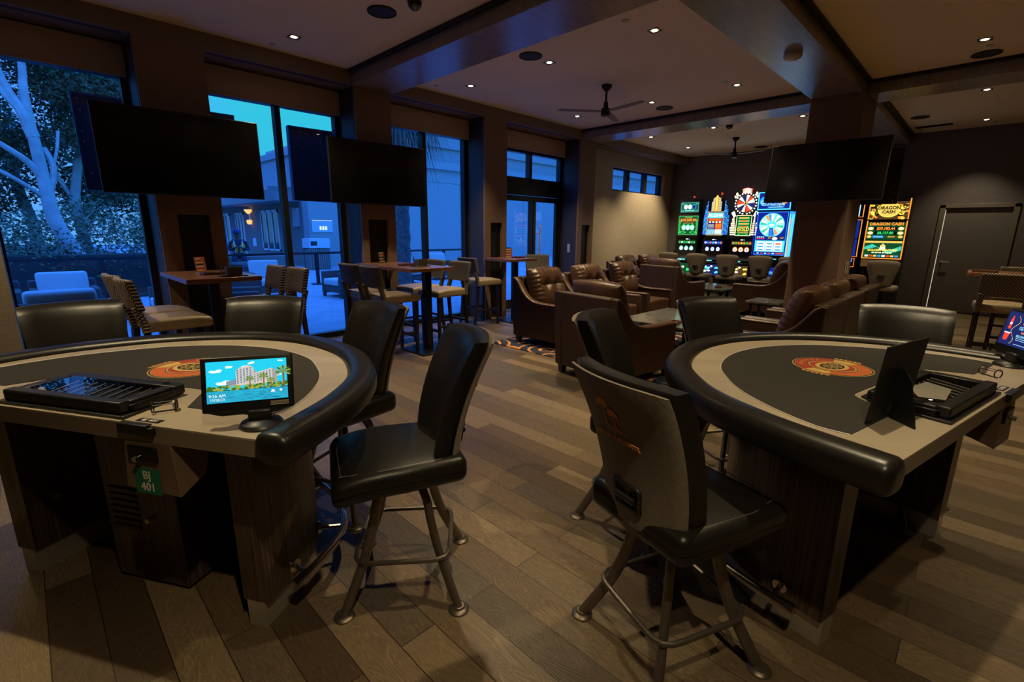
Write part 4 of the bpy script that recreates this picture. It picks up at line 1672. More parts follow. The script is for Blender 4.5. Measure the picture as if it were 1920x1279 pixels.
def make_armchair():
    t = thing('armchair', 'x', 'armchair', (0, 0, 0), 0, group='brown leather lounge armchairs')
    W, D = .44, .50
    prof = [(D, .10), (D - .005, .58), (D - .02, .60), (.30, .598), (.10, .598), (-.04, .605), (-.16, .635), (-.26, .70), (-.34, .79), (-.40, .875), (-.46, .92), (-.50, .915), (-.46, .10)]
    pp = lerp_path([(x, 0, z) for x, z in prof[2:11]], 4)
    prof2 = prof[:2] + [(p.x, p.z) for p in pp] + prof[11:]
    for s_ in (-1, 1):
        y0, y1 = (W - .10, W) if s_ > 0 else (-W, -W + .10)
        a = mb('brown_panel').prism(prof2, y0, y1, 'y').build('arm', t, bevel=.012, angle=50)
        # padded top roll following the sweep
        c = mb('brown_leather')
        path = [(p.x, (y0 + y1) / 2, p.z) for p in pp]
        c.tube([(q[0], q[1], q[2] - .012) for q in path], .055, 10, flat=1.0)
        c.v = [(v[0], (y0 + y1) / 2 + (v[1] - (y0 + y1) / 2) * 1.0, v[2]) for v in c.v]
        # squash the roll in height so it reads as a flat cap
        n = 10
        vv = []
        for i, v in enumerate(c.v):
            p = path[i // n]
            vv.append((p[0] + (v[0] - p[0]) * .45, v[1], p[2] - .012 + (v[2] - p[2] + .012) * .38))
        c.v = vv
        c.build('arm_cap', t, angle=70)
    b = mb('brown_panel')
    b.prism([(-.46, .10), (-.50, .905), (-.47, .925), (-.38, .915), (-.30, .40), (-.30, .10)], -W + .10, W - .10, 'y')
    b.build('back_frame', t, bevel=.01, angle=50)
    mb('brown_panel').box(-.32, .47, -W + .10, W - .10, .10, .30).build('seat_base', t, bevel=.012)

    def sc(p):
        z = p.z + (.02 * (1 - (p.y / .34) ** 2) if p.z > 0 else 0)
        return (p.x, p.y, z)
    mb('brown_leather').rbox((.11, 0, .38), (.385, .335, .08), .04, 4, 5, sc).build('seat_cushion', t, angle=80)
    # back cushion: puffed, gathered sides and two buttons
    nu, nv = 44, 40
    cu = mb('brown_leather')
    vs, fs = [], []

    def pt(u, v, side):
        # u across -1..1, v up -1..1
        ex = 4.0
        m = max(0.0, 1 - abs(u) ** ex) ** .5 * max(0.0, 1 - abs(v) ** ex) ** .5
        th = .15 * m
        y = u * .335 * (1 - .035 * v * v)
        z = v * .305 * (1 - .06 * u * u)
        if side:
            for bu in (-.33, .33):
                d2 = ((u - bu) / .24) ** 2 + ((v - .12) / .26) ** 2
                th -= .062 * math.exp(-d2 * 1.6)
            th -= .018 * math.exp(-((v - .12) / .05) ** 2) * (1 if abs(u) < .75 else 0)
            th -= .012 * math.exp(-((abs(u) - .33) / .05) ** 2) * (1 if v < .12 else 0)
            th += (.016 * math.sin(v * 30 + u * 2) + .007 * math.sin(v * 67)) * max(0, (abs(u) - .58) / .42) * m
            th += .012 * math.sin(u * 26 + 1.3) * max(0, (v - .45)) * (.5 + .5 * m)
            x = th + .03
        else:
            x = -th * .55
        return (x, y, z)
    for side in (0, 1):
        for j in range(nv + 1):
            for i in range(nu + 1):
                vs.append(pt(-1 + 2 * i / nu, -1 + 2 * j / nv, side))
    W1 = nu + 1
    H1 = nv + 1
    for j in range(nv):
        for i in range(nu):
            a = j * W1 + i
            fs.append((a, a + W1, a + W1 + 1, a + 1))
            a += W1 * H1
            fs.append((a, a + 1, a + W1 + 1, a + W1))
    rim = [i for i in range(nu)] + [j * W1 + nu for j in range(nv)] + [nv * W1 + nu - i for i in range(nu)] + [(nv - j) * W1 for j in range(nv)]
    for k in range(len(rim)):
        a, b2 = rim[k], rim[(k + 1) % len(rim)]
        fs.append((a, b2, b2 + W1 * H1, a + W1 * H1))
    cu.M = Matrix.Translation((-.26, 0, .75)) @ Matrix.Rotation(R(-16), 4, 'Y')
    cu.add(vs, fs)
    co = cu.build('back_cushion', t, angle=85)
    bt = mb('brown_leather')
    bt.M = cu.M
    for bu in (-.33, .33):
        x, y, z = pt(bu, .12, 1)
        bt.lathe([(.012, 0), (.010, .004), (0, .006)], 10, (x, y, z))
    bt.build('button', co)
    for sx, sy in ((.44, 1), (.44, -1), (-.40, 1), (-.40, -1)):
        mb('stool_wood').add([(sx + a * k, sy * .38 + b_ * k, z) for k, z in ((.026, 0), (.038, .105)) for a, b_ in ((-1, -1), (1, -1), (1, 1), (-1, 1))],
                             [(3, 2, 1, 0), (4, 5, 6, 7), (0, 1, 5, 4), (1, 2, 6, 5), (2, 3, 7, 6), (3, 0, 4, 7)]).build('leg', t, smooth=False)
    return t


arm = make_armchair()
AC = [
    ((4.42, 2.78), -8, 'brown leather armchair with its back to us, beyond the foreground stools'),
    ((9.12, 4.46), -8, 'brown leather armchair with its back to us, before the slot machine seats'),
    ((5.20, 4.20), -90, 'brown armchair nearest the window tables, its curved arm edge showing'),
    ((6.20, 4.20), -90, 'middle one of the row of brown armchairs facing the rug'),
    ((7.27, 4.22), -90, 'brown armchair with open seat at the far end of the window row'),
    ((9.45, 5.48), -90, 'brown armchair by the beige wall, nearer of the far pair'),
    ((10.42, 5.48), -90, 'brown armchair by the beige wall under the strip window'),
    ((9.95, 2.92), 90, 'brown armchair half hidden behind the square column'),
    ((5.28, 1.42), 90, 'brown armchair nearest the right card table, blue light on its side'),
    ((6.22, 1.42), 90, 'brown armchair in the middle of the row beside the column'),
    ((7.20, 1.42), 90, 'brown armchair at the column end of the right row'),
]
for i, ((x, y), a, lab) in enumerate(AC):
    if i == 0:
        arm.location = (x, y, .012)
        arm.rotation_euler.z = R(a)
        arm['label'] = lab
    else:
        dup(arm, lab, (x, y, .012), R(a))

tag(mb('patterned_rug').box(4.5, 7.95, .95, 4.85, 0, .012).build('rug', smooth=False), 'navy rug with orange scrolling lines under the armchairs', 'rug')
tag(mb('patterned_rug').box(8.6, 11.0, 2.2, 6.2, 0, .012).build('rug', smooth=False), 'patterned rug under the far armchairs before the slot machines', 'rug')


def low_table(x, y, w, d, h, label, cat='coffee table', name='coffee_table'):
    t = thing(name, label, cat, (x, y, 0 if name == 'side_table' else .0125))
    mb('table_marble').box(-w / 2, w / 2, -d / 2, d / 2, h - .035, h).build('tabletop', t, bevel=.006)
    mb('black_metal').box(-w / 2 + .05, w / 2 - .05, -d / 2 + .05, d / 2 - .05, h - .06, h - .035).build('apron', t, smooth=False)
    for sx in (-1, 1):
        for sy in (-1, 1):
            mb('black_metal').box(sx * (w / 2 - .07) - .02, sx * (w / 2 - .07) + .02, sy * (d / 2 - .07) - .02, sy * (d / 2 - .07) + .02, .0, h - .05).build('leg', t, smooth=False)
    return t


low_table(5.98, 2.82, 1.35, .95, .45, 'dark marble coffee table among the near brown armchairs')
low_table(10.15, 4.0, 1.2, .8, .45, 'dark marble coffee table in front of the slot machine seats')
low_table(8.35, 2.42, .56, .50, .50, 'small marble side table against the square column', 'side table', 'side_table')
ash_tray(5.50, 2.62, R(10), 'ashtray on the near marble coffee table', .4625)
ash_tray(9.95, 3.85, R(30), 'ashtray on the far marble coffee table', .4625)
menu_stand(10.3, 4.15, R(70), 'orange menu card on the far marble coffee table', 'menu_orange', .4625)
menu_stand(5.95, 2.38, R(40), 'pale menu card on the near marble coffee table', 'paper_cream', .4625)
ash_tray(10.45, 3.72, R(85), 'ashtray at the edge of the far marble coffee table', .4625)

# ================================================================== SLOT MACHINES
# local frame: x to the viewer's right, y into the machine, z up; turned so the front faces the room


def slot_root(y, label, x=12.6):
    return thing('slot_machine', label, 'slot machine', (x, y, 0), -PI / 2, group='lit slot machines along the far wall')


def cabinet(t, w=.56, h=1.42):
    h2 = w / 2
    mb('black_plastic').prism([(-.18, 0), (.48, 0), (.48, h), (.03, h), (-.02, .98), (-.10, .95), (-.30, .88), (-.32, .82), (-.10, .78), (-.06, .42), (-.10, .40)], -h2, h2, 'x').build('cabinet', t, bevel=.006, angle=30) if False else None
    b = mb('black_plastic')
    prof = [(-.10, 0), (.48, 0), (.48, h), (.04, h), (-.02, .98), (-.24, .90), (-.25, .84), (-.06, .80), (-.06, .10)]
    vs = [(-h2, y, z) for y, z in prof] + [(h2, y, z) for y, z in prof]
    n = len(prof)
    fs = [list(range(n))[::-1], list(range(n, 2 * n))] + [(i, (i + 1) % n, n + (i + 1) % n, n + i) for i in range(n)]
    b.add(vs, fs)
    return b.build('cabinet', t, bevel=.006, angle=30)


def panel_frame(b, x0, x1, z0, z1, y, m='caddy_steel', k=.018, d=.02):
    b.use(m).box(x0 - k, x0, y - d, y + .01, z0 - k, z1 + k).box(x1, x1 + k, y - d, y + .01, z0 - k, z1 + k)
    b.box(x0, x1, y - d, y + .01, z0 - k, z0).box(x0, x1, y - d, y + .01, z1, z1 + k)


class Face:
    """flat drawing on a vertical face: x, z in metres, layer k toward the viewer"""

    def __init__(self, y, tilt=0.0, z0=0.0):
        self.b = MB()
        self.b.M = Matrix.Translation((0, y, z0)) @ Matrix.Rotation(tilt, 4, 'X') @ Matrix.Translation((0, 0, -z0))
        self.B = self.b.M.copy()

    def rect(self, m, x0, x1, z0, z1, k=1):
        self.b.use(m).box(x0, x1, -.0008 * k, 0, z0, z1)
        return self

    def poly(self, m, pts, k=1):
        self.b.use(m).prism(pts, -.0008 * k, 0, 'y')
        return self

    def oval(self, m, x, z, rx, rz=None, k=1, n=20, a0=0, a1=2 * PI, rin=0):
        self.b.use(m)
        keep = self.b.M
        self.b.M = keep @ Matrix.Rotation(PI / 2, 4, 'X')
        self.b.disc(x, z, 0, rx, rz, n=n, th=.0008 * k, a0=a0, a1=a1, rin=rin)
        self.b.M = keep
        return self

    def text(self, m, s, size, x, z, k=2, sx=1.0, bold=0.0):
        self.b.use(m).text(s, size, self.b.M @ Matrix.Translation((x, -.0008 * k, z)) @ Matrix.Rotation(PI / 2, 4, 'X'), .0002, sx=sx, bold=bold)
        return self

    def frame(self, m, x0, x1, z0, z1, w, k=2):
        return self.rect(m, x0, x1, z0, z0 + w, k).rect(m, x0, x1, z1 - w, z1, k).rect(m, x0, x0 + w, z0, z1, k).rect(m, x1 - w, x1, z0, z1, k)

    def build(self, name, parent):
        return self.b.build(name, parent, smooth=False)


def lower_part(t, w, glass, reel_bg, reels, belly, belly_hi, btn='s_cyan'):
    """reel window, button deck and glowing belly glass"""
    h2 = w / 2
    f = Face(-.005, R(-3), 1.0)
    f.rect('s_black', -h2 + .02, h2 - .02, 1.02, 1.40)
    f.rect(glass[0], -h2 + .04, h2 - .04, 1.27, 1.36, 2)
    rg = random.Random(len(glass[0]) + int(w * 100))
    for q in range(7):
        x = -h2 + .08 + q * (w - .16) / 6
        f.oval(glass[1 + q % (len(glass) - 1)], x, 1.315, .026, .024, 3, 10)
        f.oval('s_black', x, 1.315, .011, .012, 4, 8)
    f.rect(reel_bg, -h2 + .05, h2 - .05, 1.06, 1.24, 2)
    for q in range(3):
        x = (-1 + q) * w * .25
        f.oval(reels[0], x, 1.15, w * .105, .072, 3, 18)
        f.oval(reels[1], x, 1.15, w * .075, .052, 4, 16)
        f.rect(reels[2], x - w * .02, x + w * .03, 1.125, 1.175, 5)
    f.rect('s_white', -.03, .03, 1.385, 1.405, 3).rect(btn, .05, .07, 1.388, 1.40, 3)
    f.rect('s_white', -.025, .025, 1.03, 1.055, 3)
    f.build('reel_display', t)
    g = Face(-.245, 0, .87)
    g.rect(btn, -.11, .11, .855, .885, 2).rect('s_white', -.05, .02, .862, .878, 3)
    for q in range(5):
        g.rect('s_warm', -h2 + .05 + q * .035, -h2 + .07 + q * .035, .862, .876, 2)
    g.build('button_row', t)
    k = Face(-.063, 0, .6)
    k.rect(belly, -h2 + .04, h2 - .04, .48, .76)
    for q in range(14):
        x, z = rg.uniform(-h2 + .08, h2 - .08), rg.uniform(.55, .73)
        k.oval(belly_hi if q % 3 else 's_white', x, z, rg.uniform(.02, .045), rg.uniform(.015, .03), 2 + q % 3, 10)
    k.build('belly_glass', t)
    return rg


# --- machine 1: green, two stacked screens
t = slot_root(5.84, 'green-lit slot machine nearest the beige wall')
cabinet(t)
b = MB().use('black_plastic').box(-.30, .30, .0, .30, 1.42, 2.02).box(-.27, .27, .02, .2, 2.02, 2.42)
panel_frame(b, -.27, .27, 1.50, 2.0, .0)
panel_frame(b, -.245, .245, 2.09, 2.34, .02)
b.build('top_box', t, bevel=.003)
f = Face(-.001)
f.rect('s_dgreen', -.27, .27, 1.50, 2.0).frame('s_green', -.262, .262, 1.51, 1.99, .008, 2)
f.text('s_gold', 'TOP PRIZE', .045, 0, 1.95, 3).text('s_orange', '$10,500.00', .098, 0, 1.885, 3, bold=.002)
f.text('s_gold', 'PAYS UP TO 100X', .036, 0, 1.805, 3)
for q in (-1, 0, 1):
    f.oval('s_green', q * .115, 1.70, .064, .078, 2, 22).oval('s_teal', q * .115, 1.70, .055, .068, 3, 22).oval('s_white', q * .115, 1.69, .046, .058, 4, 22).oval('s_palecyan', q * .115, 1.675, .036, .036, 5, 18)
    f.rect('s_white', q * .115 - .012, q * .115 + .012, 1.69, 1.74, 6)
for sgn in (-1, 1):
    for q in range(7):
        f.oval('s_green', sgn * (.235 - .012 * (q % 2)), 1.56 + .05 * q, .018, .022, 2, 12, rin=.55)
    f.oval('s_green', sgn * .14, 1.57, .09, .028, 2, 20, rin=.7)
f.build('upper_screen', t)
f = Face(.019)
f.rect('s_dteal', -.245, .245, 2.09, 2.34).frame('s_teal', -.24, .24, 2.095, 2.335, .010, 2)
for q, m in ((-1, 's_white'), (0, 's_white'), (1, 's_dblue')):
    f.oval('s_teal', q * .11, 2.225, .058, .068, 2, 20).oval(m, q * .11, 2.225, .046, .058, 3, 20)
for sgn in (-1, 1):
    for z in (2.13, 2.3):
        f.oval('s_teal', sgn * .19, z, .035, .022, 2, 14, rin=.6)
f.rect('s_palecyan', -.13, .13, 2.125, 2.14, 3)
f.build('topper_screen', t)
mb('caddy_steel').box(.05, .08, .08, .12, 2.42, 2.5).use('s_red').box(.05, .08, .078, .12, 2.46, 2.5).build('candle_light', t)
lower_part(t, .56, ('s_dgreen', 's_green', 's_white', 's_green'), 's_black', ('s_teal', 's_white', 's_palecyan'), 's_dgreen', 's_green')

# --- machine 2: blue stepped crown
t = slot_root(5.13, 'slot machine with a stepped blue crown and an orange spike')
cabinet(t)
MB().use('black_plastic').box(-.22, .22, .01, .28, 1.42, 2.12).box(-.13, .13, .02, .2, 2.12, 2.40).build('top_box', t, bevel=.003)
f = Face(-.001)
f.rect('s_brown', -.205, .205, 1.50, 2.09)
for q in range(24):
    z = 1.51 + .0245 * q
    for sgn in (-1, 1):
        f.rect('s_warm', sgn * .197 - .006, sgn * .197 + .006, z, z + .012, 2)
for q in range(16):
    f.rect('s_warm', -.19 + .0245 * q, -.178 + .0245 * q, 2.075, 2.087, 2).rect('s_warm', -.19 + .0245 * q, -.178 + .0245 * q, 1.503, 1.515, 2)
f.rect('s_cyan', -.18, .18, 1.93, 2.06, 2).text('s_white', 'ALOHA', .11, 0, 1.995, 3, bold=.003)
f.rect('s_red', -.17, .17, 1.86, 1.92, 2).text('s_orange', '$30,726.32', .06, 0, 1.89, 3)
for q in range(4):
    f.oval('s_white', -.13 + .085 * q, 1.83, .028, .018, 3, 14)
f.rect('s_dblue', -.18, .0, 1.66, 1.80, 2).rect('s_red', .01, .17, 1.66, 1.80, 2)
for q in range(4):
    f.rect('s_gold' if q % 2 else 's_palecyan', -.17, -.02, 1.675 + .03 * q, 1.688 + .03 * q, 3).rect('s_orange', .02, .16, 1.675 + .03 * q, 1.69 + .03 * q, 3)
f.rect('s_palecyan', -.18, -.01, 1.53, 1.645, 2).rect('s_white', .01, .18, 1.53, 1.645, 2)
for q in range(3):
    f.rect('s_blue', -.165 + .05 * q, -.145 + .05 * q, 1.54, 1.635, 3).rect('s_teal', .02, .17, 1.545 + .035 * q, 1.556 + .035 * q, 3)
f.build('upper_screen', t)
# stepped fans of short bars on each side
for sgn in (-1, 1):
    c = mb('s_blue')
    for col in range(4):
        x = sgn * (.222 + .028 * col)
        top = (2.34, 2.24, 2.14, 2.0)[col]
        z = 1.52
        q = 0
        while z < top:
            c.use('s_blue' if (q + col) % 5 else 's_cyan').box(x - .011, x + .011, -.006 + .015 * col, .004 + .015 * col, z, z + .016)
            z += .029
            q += 1
    c.build('side_lights', t, smooth=False)
c = mb('s_warm')
for col in range(3):
    for sgn in (-1, 1):
        x = sgn * (.055 + .028 * col)
        z = 2.11
        top = (2.44, 2.42, 2.34)[col]
        while z < top:
            c.use('s_warm').box(x - .009, x + .009, -.004, .004, z, z + .014)
            z += .026
c.use('s_orange').box(-.032, .032, -.008, .01, 2.10, 2.45).use('s_yellow').box(-.02, .02, -.012, .01, 2.12, 2.47)
c.use('s_orange').prism([(-.032, 2.45), (.032, 2.45), (0, 2.50)], -.008, .01, 'y')
c.build('crown_lights', t, smooth=False)
mb('caddy_steel').box(.06, .085, .08, .11, 2.40, 2.54).use('s_red').box(.06, .085, .078, .11, 2.50, 2.56).build('candle_light', t)
lower_part(t, .56, ('s_dblue', 's_white', 's_blue', 's_orange', 's_cyan'), 's_black', ('s_dblue', 's_white', 's_cyan'), 's_navy', 's_cyan')

# --- machine 3: white-lit wheel of bulbs
t = slot_root(4.425, 'tall slot machine topped by a wheel ringed with white bulbs')
cabinet(t)
MB().use('black_plastic').box(-.20, .20, .01, .28, 1.42, 2.02).build('top_box', t, bevel=.003)
f = Face(-.001)
f.rect('s_dgreen', -.17, .17, 1.50, 1.98).frame('s_warm', -.182, .182, 1.49, 1.99, .013, 2)
for q in range(4):
    z = 1.90 - .07 * q
    f.rect('s_green', -.13, .13, z, z + .045, 2).rect('s_red' if q % 2 else 's_orange', -.10, .10, z + .008, z + .037, 3)
f.text('s_yellow', 'GOLD', .105, 0, 1.645, 3, bold=.003).text('s_gold', 'STANDARD', .052, 0, 1.575, 3, bold=.001)
f.oval('s_green', 0, 1.53, .13, .022, 2, 20, rin=.7)
f.build('upper_screen', t)
for sgn in (-1, 1):
    c = MB()
    for col in range(4):
        n = (9, 8, 6, 4)[col]
        for q in range(n):
            z = 1.51 + q * .052
            x = sgn * (.198 + .031 * col + .006 * q)
            hgt = .036 + .006 * q / n
            c.use('s_warm').box(x - .013, x + .013, -.004, .006, z, z + hgt)
    c.use('s_white').prism([(sgn * .20, 1.97), (sgn * .26, 1.95), (sgn * .32, 2.05), (sgn * .25, 2.09)], -.004, .006, 'y')
    c.build('side_lights', t, smooth=False)
wh = MB()
wm = Matrix.Translation((0, .0, 2.265)) @ Matrix.Rotation(PI / 2, 4, 'X')
wh.M = wm
wh.use('black_plastic').disc(0, 0, -.08, .225, n=40, th=.08)
wh.use('s_brown').disc(0, 0, 0, .215, n=40, th=.002)
cols = ['s_white', 's_red', 's_white', 's_navy', 's_white', 's_red', 's_white', 's_navy', 's_white', 's_red', 's_white', 's_dblue']
for q in range(12):
    a0 = R(30 * q + 5)
    wide = q in (0, 5, 9)
    wh.use(cols[q]).disc(0, 0, .002, .20, n=5, th=.001 + .0005 * (q % 2), a0=a0, a1=a0 + R(34 if wide else 22), rin=.22)
    if q % 2 == 0:
        wh.use('s_palecyan').disc(.12 * math.cos(a0 + R(12)), .12 * math.sin(a0 + R(12)), .004, .038, .012, n=12, th=.001, rot=a0 + R(12))
wh.use('s_gold').disc(0, 0, .006, .035, n=20, th=.004).use('s_black').disc(0, 0, .010, .02, n=16, th=.002)
who = wh.build('wheel', t, smooth=False)
bu = MB().use('s_white')
for q in range(22):
    a = R(90 + 16 * (q - 10.5))
    x, z = .245 * math.cos(a), 2.265 + .245 * math.sin(a)
    bu.lathe([(.019, 0), (.015, .010), (0, .016)], 10, (0, 0, 0))
    nb = len(bu.v)
    k = 10 * 3
    for i in range(nb - k, nb):
        px, py, pz = bu.v[i]
        bu.v[i] = (x + px, -.006 - pz, z + py)
bu.build('bulbs', who)
tp = MB().use('s_red').prism([(-.10, 2.50), (.10, 2.50), (.115, 2.61), (0, 2.64), (-.115, 2.61)], -.002, .05, 'y')
tp.use('s_white').prism([(-.09, 2.515), (.09, 2.515), (.10, 2.60), (0, 2.625), (-.10, 2.60)], -.006, .05, 'y')
tp.use('s_orange').text('MEGA', .075, Matrix.Translation((0, -.0075, 2.567)) @ Matrix.Rotation(PI / 2, 4, 'X'), .0004, bold=.002)
for sgn in (-1, 1):
    tp.use('s_warm').prism([(sgn * .19, 2.46), (sgn * .22, 2.43), (sgn * .26, 2.50), (sgn * .225, 2.535)], -.003, .02, 'y')
    tp.prism([(sgn * .235, 2.42), (sgn * .255, 2.39), (sgn * .29, 2.44), (sgn * .265, 2.465)], -.003, .02, 'y')
tp.use('caddy_steel').box(.03, .05, .05, .08, 2.6, 2.76)
tp.build('crest_sign', t, smooth=False)
lower_part(t, .56, ('s_brown', 's_gold', 's_green', 's_orange', 's_yellow'), 's_black', ('s_orange', 's_white', 's_red'), 's_brown', 's_yellow')

# --- machine 4: large blue wheel cabinet
t = slot_root(3.78, 'wide blue slot machine with a big prize wheel beside the column')
b = MB().use('s_dblue')
b.use('black_plastic').box(-.36, .36, .02, .55, 0, 1.0)
b.use('frame_black').box(-.36, .36, .0, .5, 1.0, 2.08)
b.build('cabinet', t, bevel=.004)
side = MB()
side.use('s_blue').box(.36, .40, -.02, .40, 1.0, 2.06).use('s_cyan').box(.365, .39, -.022, -.01, 1.02, 2.0).use('s_cyan').box(.401, .404, .05, .12, 1.02, 2.0).box(.401, .404, .18, .22, 1.02, 2.0)
side.use('s_orange').box(.385, .405, -.03, -.02, 1.02, 1.9)
side.build('side_lights', t, smooth=False)
MB().use('s_dblue').box(-.385, -.36, -.01, .3, 1.0, 2.06).build('side_lights', t, smooth=False)
f = Face(-.001)
f.rect('s_dblue', -.33, .33, 1.05, 2.05).frame('s_blue', -.335, .335, 1.05, 2.055, .012, 2)
f.oval('s_cyan', 0, 1.75, .275, None, 2, 48).oval('s_palecyan', 0, 1.75, .262, None, 3, 48)
wc = ['s_palecyan', 's_white', 's_teal', 's_warm', 's_cyan', 's_white', 's_blue', 's_orange', 's_palecyan', 's_warm', 's_teal']
for q in range(22):
    a0 = R(q * 360 / 22)
    f.oval(wc[q % len(wc)], 0, 1.75, .255, None, 4 + q % 2, 3, a0, a0 + R(14.5), .42)
f.oval('s_cyan', 0, 1.75, .10, None, 7, 28).oval('s_white', 0, 1.745, .06, .03, 8, 18)
f.poly('s_dblue', [(-.045, 1.50), (.045, 1.50), (.04, 1.68), (-.04, 1.68)], 8)
for q in range(5):
    f.rect('s_blue', -.028, .028, 1.515 + .03 * q, 1.535 + .03 * q, 9)
for q in range(4):
    for r_ in range(2):
        f.rect('s_palecyan' if r_ else 's_red', -.30 + .045 * q, -.27 + .045 * q, 1.425 + .035 * r_, 1.45 + .035 * r_, 3)
f.rect('s_navy', -.06, .31, 1.41, 1.49, 3).text('s_gold', '77', .07, -.02, 1.45, 4).text('s_gold', '777', .06, .25, 1.45, 4).oval('s_white', .10, 1.44, .06, .035, 4, 18)
f.rect('s_cyan', -.32, .32, 1.13, 1.39, 2)
for q in (-1, 0, 1):
    f.rect('s_white', q * .19 - .085, q * .19 + .085, 1.145, 1.37, 3)
    for r_ in range(3):
        f.rect('s_blue' if (q, r_) != (1, 2) else 's_red', q * .19 - .06, q * .19 + .06, 1.16 + .07 * r_, 1.205 + .07 * r_ - .012, 4)
for q in range(6):
    f.oval('s_red' if q % 2 else 's_palecyan', -.24 + .085 * q, 1.092, .03, .014, 3, 12)
f.rect('s_red', .20, .31, 1.08, 1.105, 4)
f.build('main_display', t)
f = Face(-.02)
mbx = MB().use('frame_black').box(-.37, .36, -.015, .12, 2.08, 2.52).build('sign_box', t, bevel=.003)
f.rect('s_dblue', -.36, .35, 2.09, 2.51)
f.rect('s_cyan', -.36, .36, 2.10, 2.125, 3).rect('s_cyan', -.36, -.338, 2.1, 2.51, 3).rect('s_cyan', -.36, -.02, 2.49, 2.51, 3).rect('s_cyan', .335, .357, 2.1, 2.26, 3)
f.text('s_palecyan', 'Cornucopia', .105, -.02, 2.23, 3, bold=.002).rect('s_blue', -.13, .22, 2.15, 2.175, 3).rect('s_palecyan', -.1, .19, 2.155, 2.168, 4)
f.oval('s_blue', -.25, 2.3, .07, .10, 2, 20).oval('s_palecyan', -.25, 2.28, .05, .04, 3, 18, rin=.6)
f.rect('s_orange', .17, .27, 2.24, 2.27, 4)
f.build('topper_screen', t)
k = Face(-.10, 0, .8)
k.b.use('black_plastic').box(-.33, .33, 0, .14, .80, .99)
k.rect('s_cyan', -.20, .22, .955, .97, 2).rect('s_orange', -.10, -.04, .87, .90, 2).rect('s_palecyan', .0, .12, .86, .92, 2).rect('s_blue', -.12, .12, .815, .835, 2)
k.build('button_deck', t)
k = Face(.018, 0, .5)
k.rect('s_dblue', -.32, .32, .42, .76)
k.oval('s_blue', .05, .6, .16, .07, 2, 20).oval('s_navy', .03, .56, .12, .05, 3, 16)
k.build('belly_glass', t)

# --- machine 5: tall cabinet seen partly behind the column
t = slot_root(2.33, 'blue and orange slot machine half hidden by the square column', 12.62)
MB().use('black_plastic').box(-.32, .32, .0, .5, 0, 2.24).build('cabinet', t, bevel=.004)
f = Face(-.001)
for z0, z1 in ((1.93, 2.19), (1.47, 1.84), (1.10, 1.45)):
    f.rect('s_orange', -.31, .31, z0 - .02, z1 + .02).rect('s_black', -.295, .295, z0 - .012, z1 + .012, 2)
f.rect('s_palecyan', -.27, .24, 1.93, 2.19, 3)
rg = random.Random(9)
for z0, z1 in ((1.47, 1.84), (1.10, 1.45)):
    f.rect('s_dblue', -.27, .27, z0, z1, 3)
    for q in range(26):
        f.oval(['s_blue', 's_cyan', 's_red', 's_warm', 's_green'][q % 5], rg.uniform(-.22, .22), rg.uniform(z0 + .04, z1 - .04), rg.uniform(.02, .05), rg.uniform(.02, .04), 4 + q % 4, 12)
f.build('displays', t)
g = Face(-.13, 0, .9)
g.b.use('black_plastic').box(-.31, .31, 0, .13, .86, 1.06)
g.rect('s_blue', .05, .26, .98, 1.04, 2).rect('s_cyan', .09, .22, 1.0, 1.02, 3).frame('s_orange', -.30, .30, .87, 1.055, .008, 2)
g.build('button_deck', t)

# --- machine 6: orange-edged twin portrait screens
t = slot_root(1.60, 'slot machine with orange light strips and a gold medallion screen', 12.6)
MB().use('black_plastic').box(-.33, .33, .02, .5, 0, 2.24).build('cabinet', t, bevel=.004)
e_ = MB().use('s_orange')
e_.box(-.335, -.318, -.006, .02, 1.86, 2.23).box(.318, .335, -.006, .02, 1.86, 2.27).box(-.335, -.318, -.006, .02, 1.06, 1.83).box(.318, .335, -.006, .02, 1.06, 1.83).box(-.318, .318, -.006, .02, 1.06, 1.075)
e_.build('edge_lights', t, smooth=False)
f = Face(-.001)
f.rect('s_brown', -.315, .315, 1.86, 2.21)
rg = random.Random(3)
for q in range(50):
    sgn = -1 if q % 2 else 1
    x = sgn * rg.uniform(.17, .30)
    f.oval(['s_gold', 's_orange', 's_black', 's_yellow', 's_brown'][q % 5], x, rg.uniform(1.88, 2.14), rg.uniform(.02, .05), rg.uniform(.015, .035), 2 + q % 5, 9, rin=.45 if q % 3 else 0)
f.oval('s_yellow', 0, 2.05, .185, .15, 8, 40).oval('s_gold', 0, 2.05, .17, .137, 9, 40)
f.text('s_black', 'DRAGON', .085, 0, 2.085, 10, bold=.003).text('s_black', 'CASH', .085, 0, 2.005, 10, bold=.003)
f.build('topper_screen', t)
f = Face(-.001)
f.rect('s_black', -.315, .315, 1.08, 1.83).rect('s_dgreen', -.31, .31, 1.45, 1.80, 2)
f.text('s_orange', 'DRAGON CASH', .078, 0, 1.765, 3, bold=.003)
for q, (z, s_, m) in enumerate(((1.675, '$29,182.44', 's_orange'), (1.585, '$8,137.80', 's_green'))):
    f.rect('s_black', -.19, .19, z - .035, z + .035, 3).text(m, s_, .068, 0, z, 4, bold=.002)
    for sgn in (-1, 1):
        f.oval('s_gold', sgn * .25, z, .05, .034, 4, 20).oval('s_warm', sgn * .25, z, .036, .022, 5, 16)
f.rect('s_blue', -.20, -.02, 1.49, 1.53, 3).rect('s_brown', .02, .20, 1.49, 1.53, 3).text('s_palecyan', '$1,000.00', .034, -.11, 1.51, 4).text('s_yellow', '$500.00', .034, .11, 1.51, 4)
for sgn in (-1, 1):
    f.oval('s_gold', sgn * .26, 1.51, .04, .028, 4, 18)
f.rect('s_dgreen', -.31, .31, 1.09, 1.42, 2).rect('s_gold', -.31, .31, 1.385, 1.425, 3)
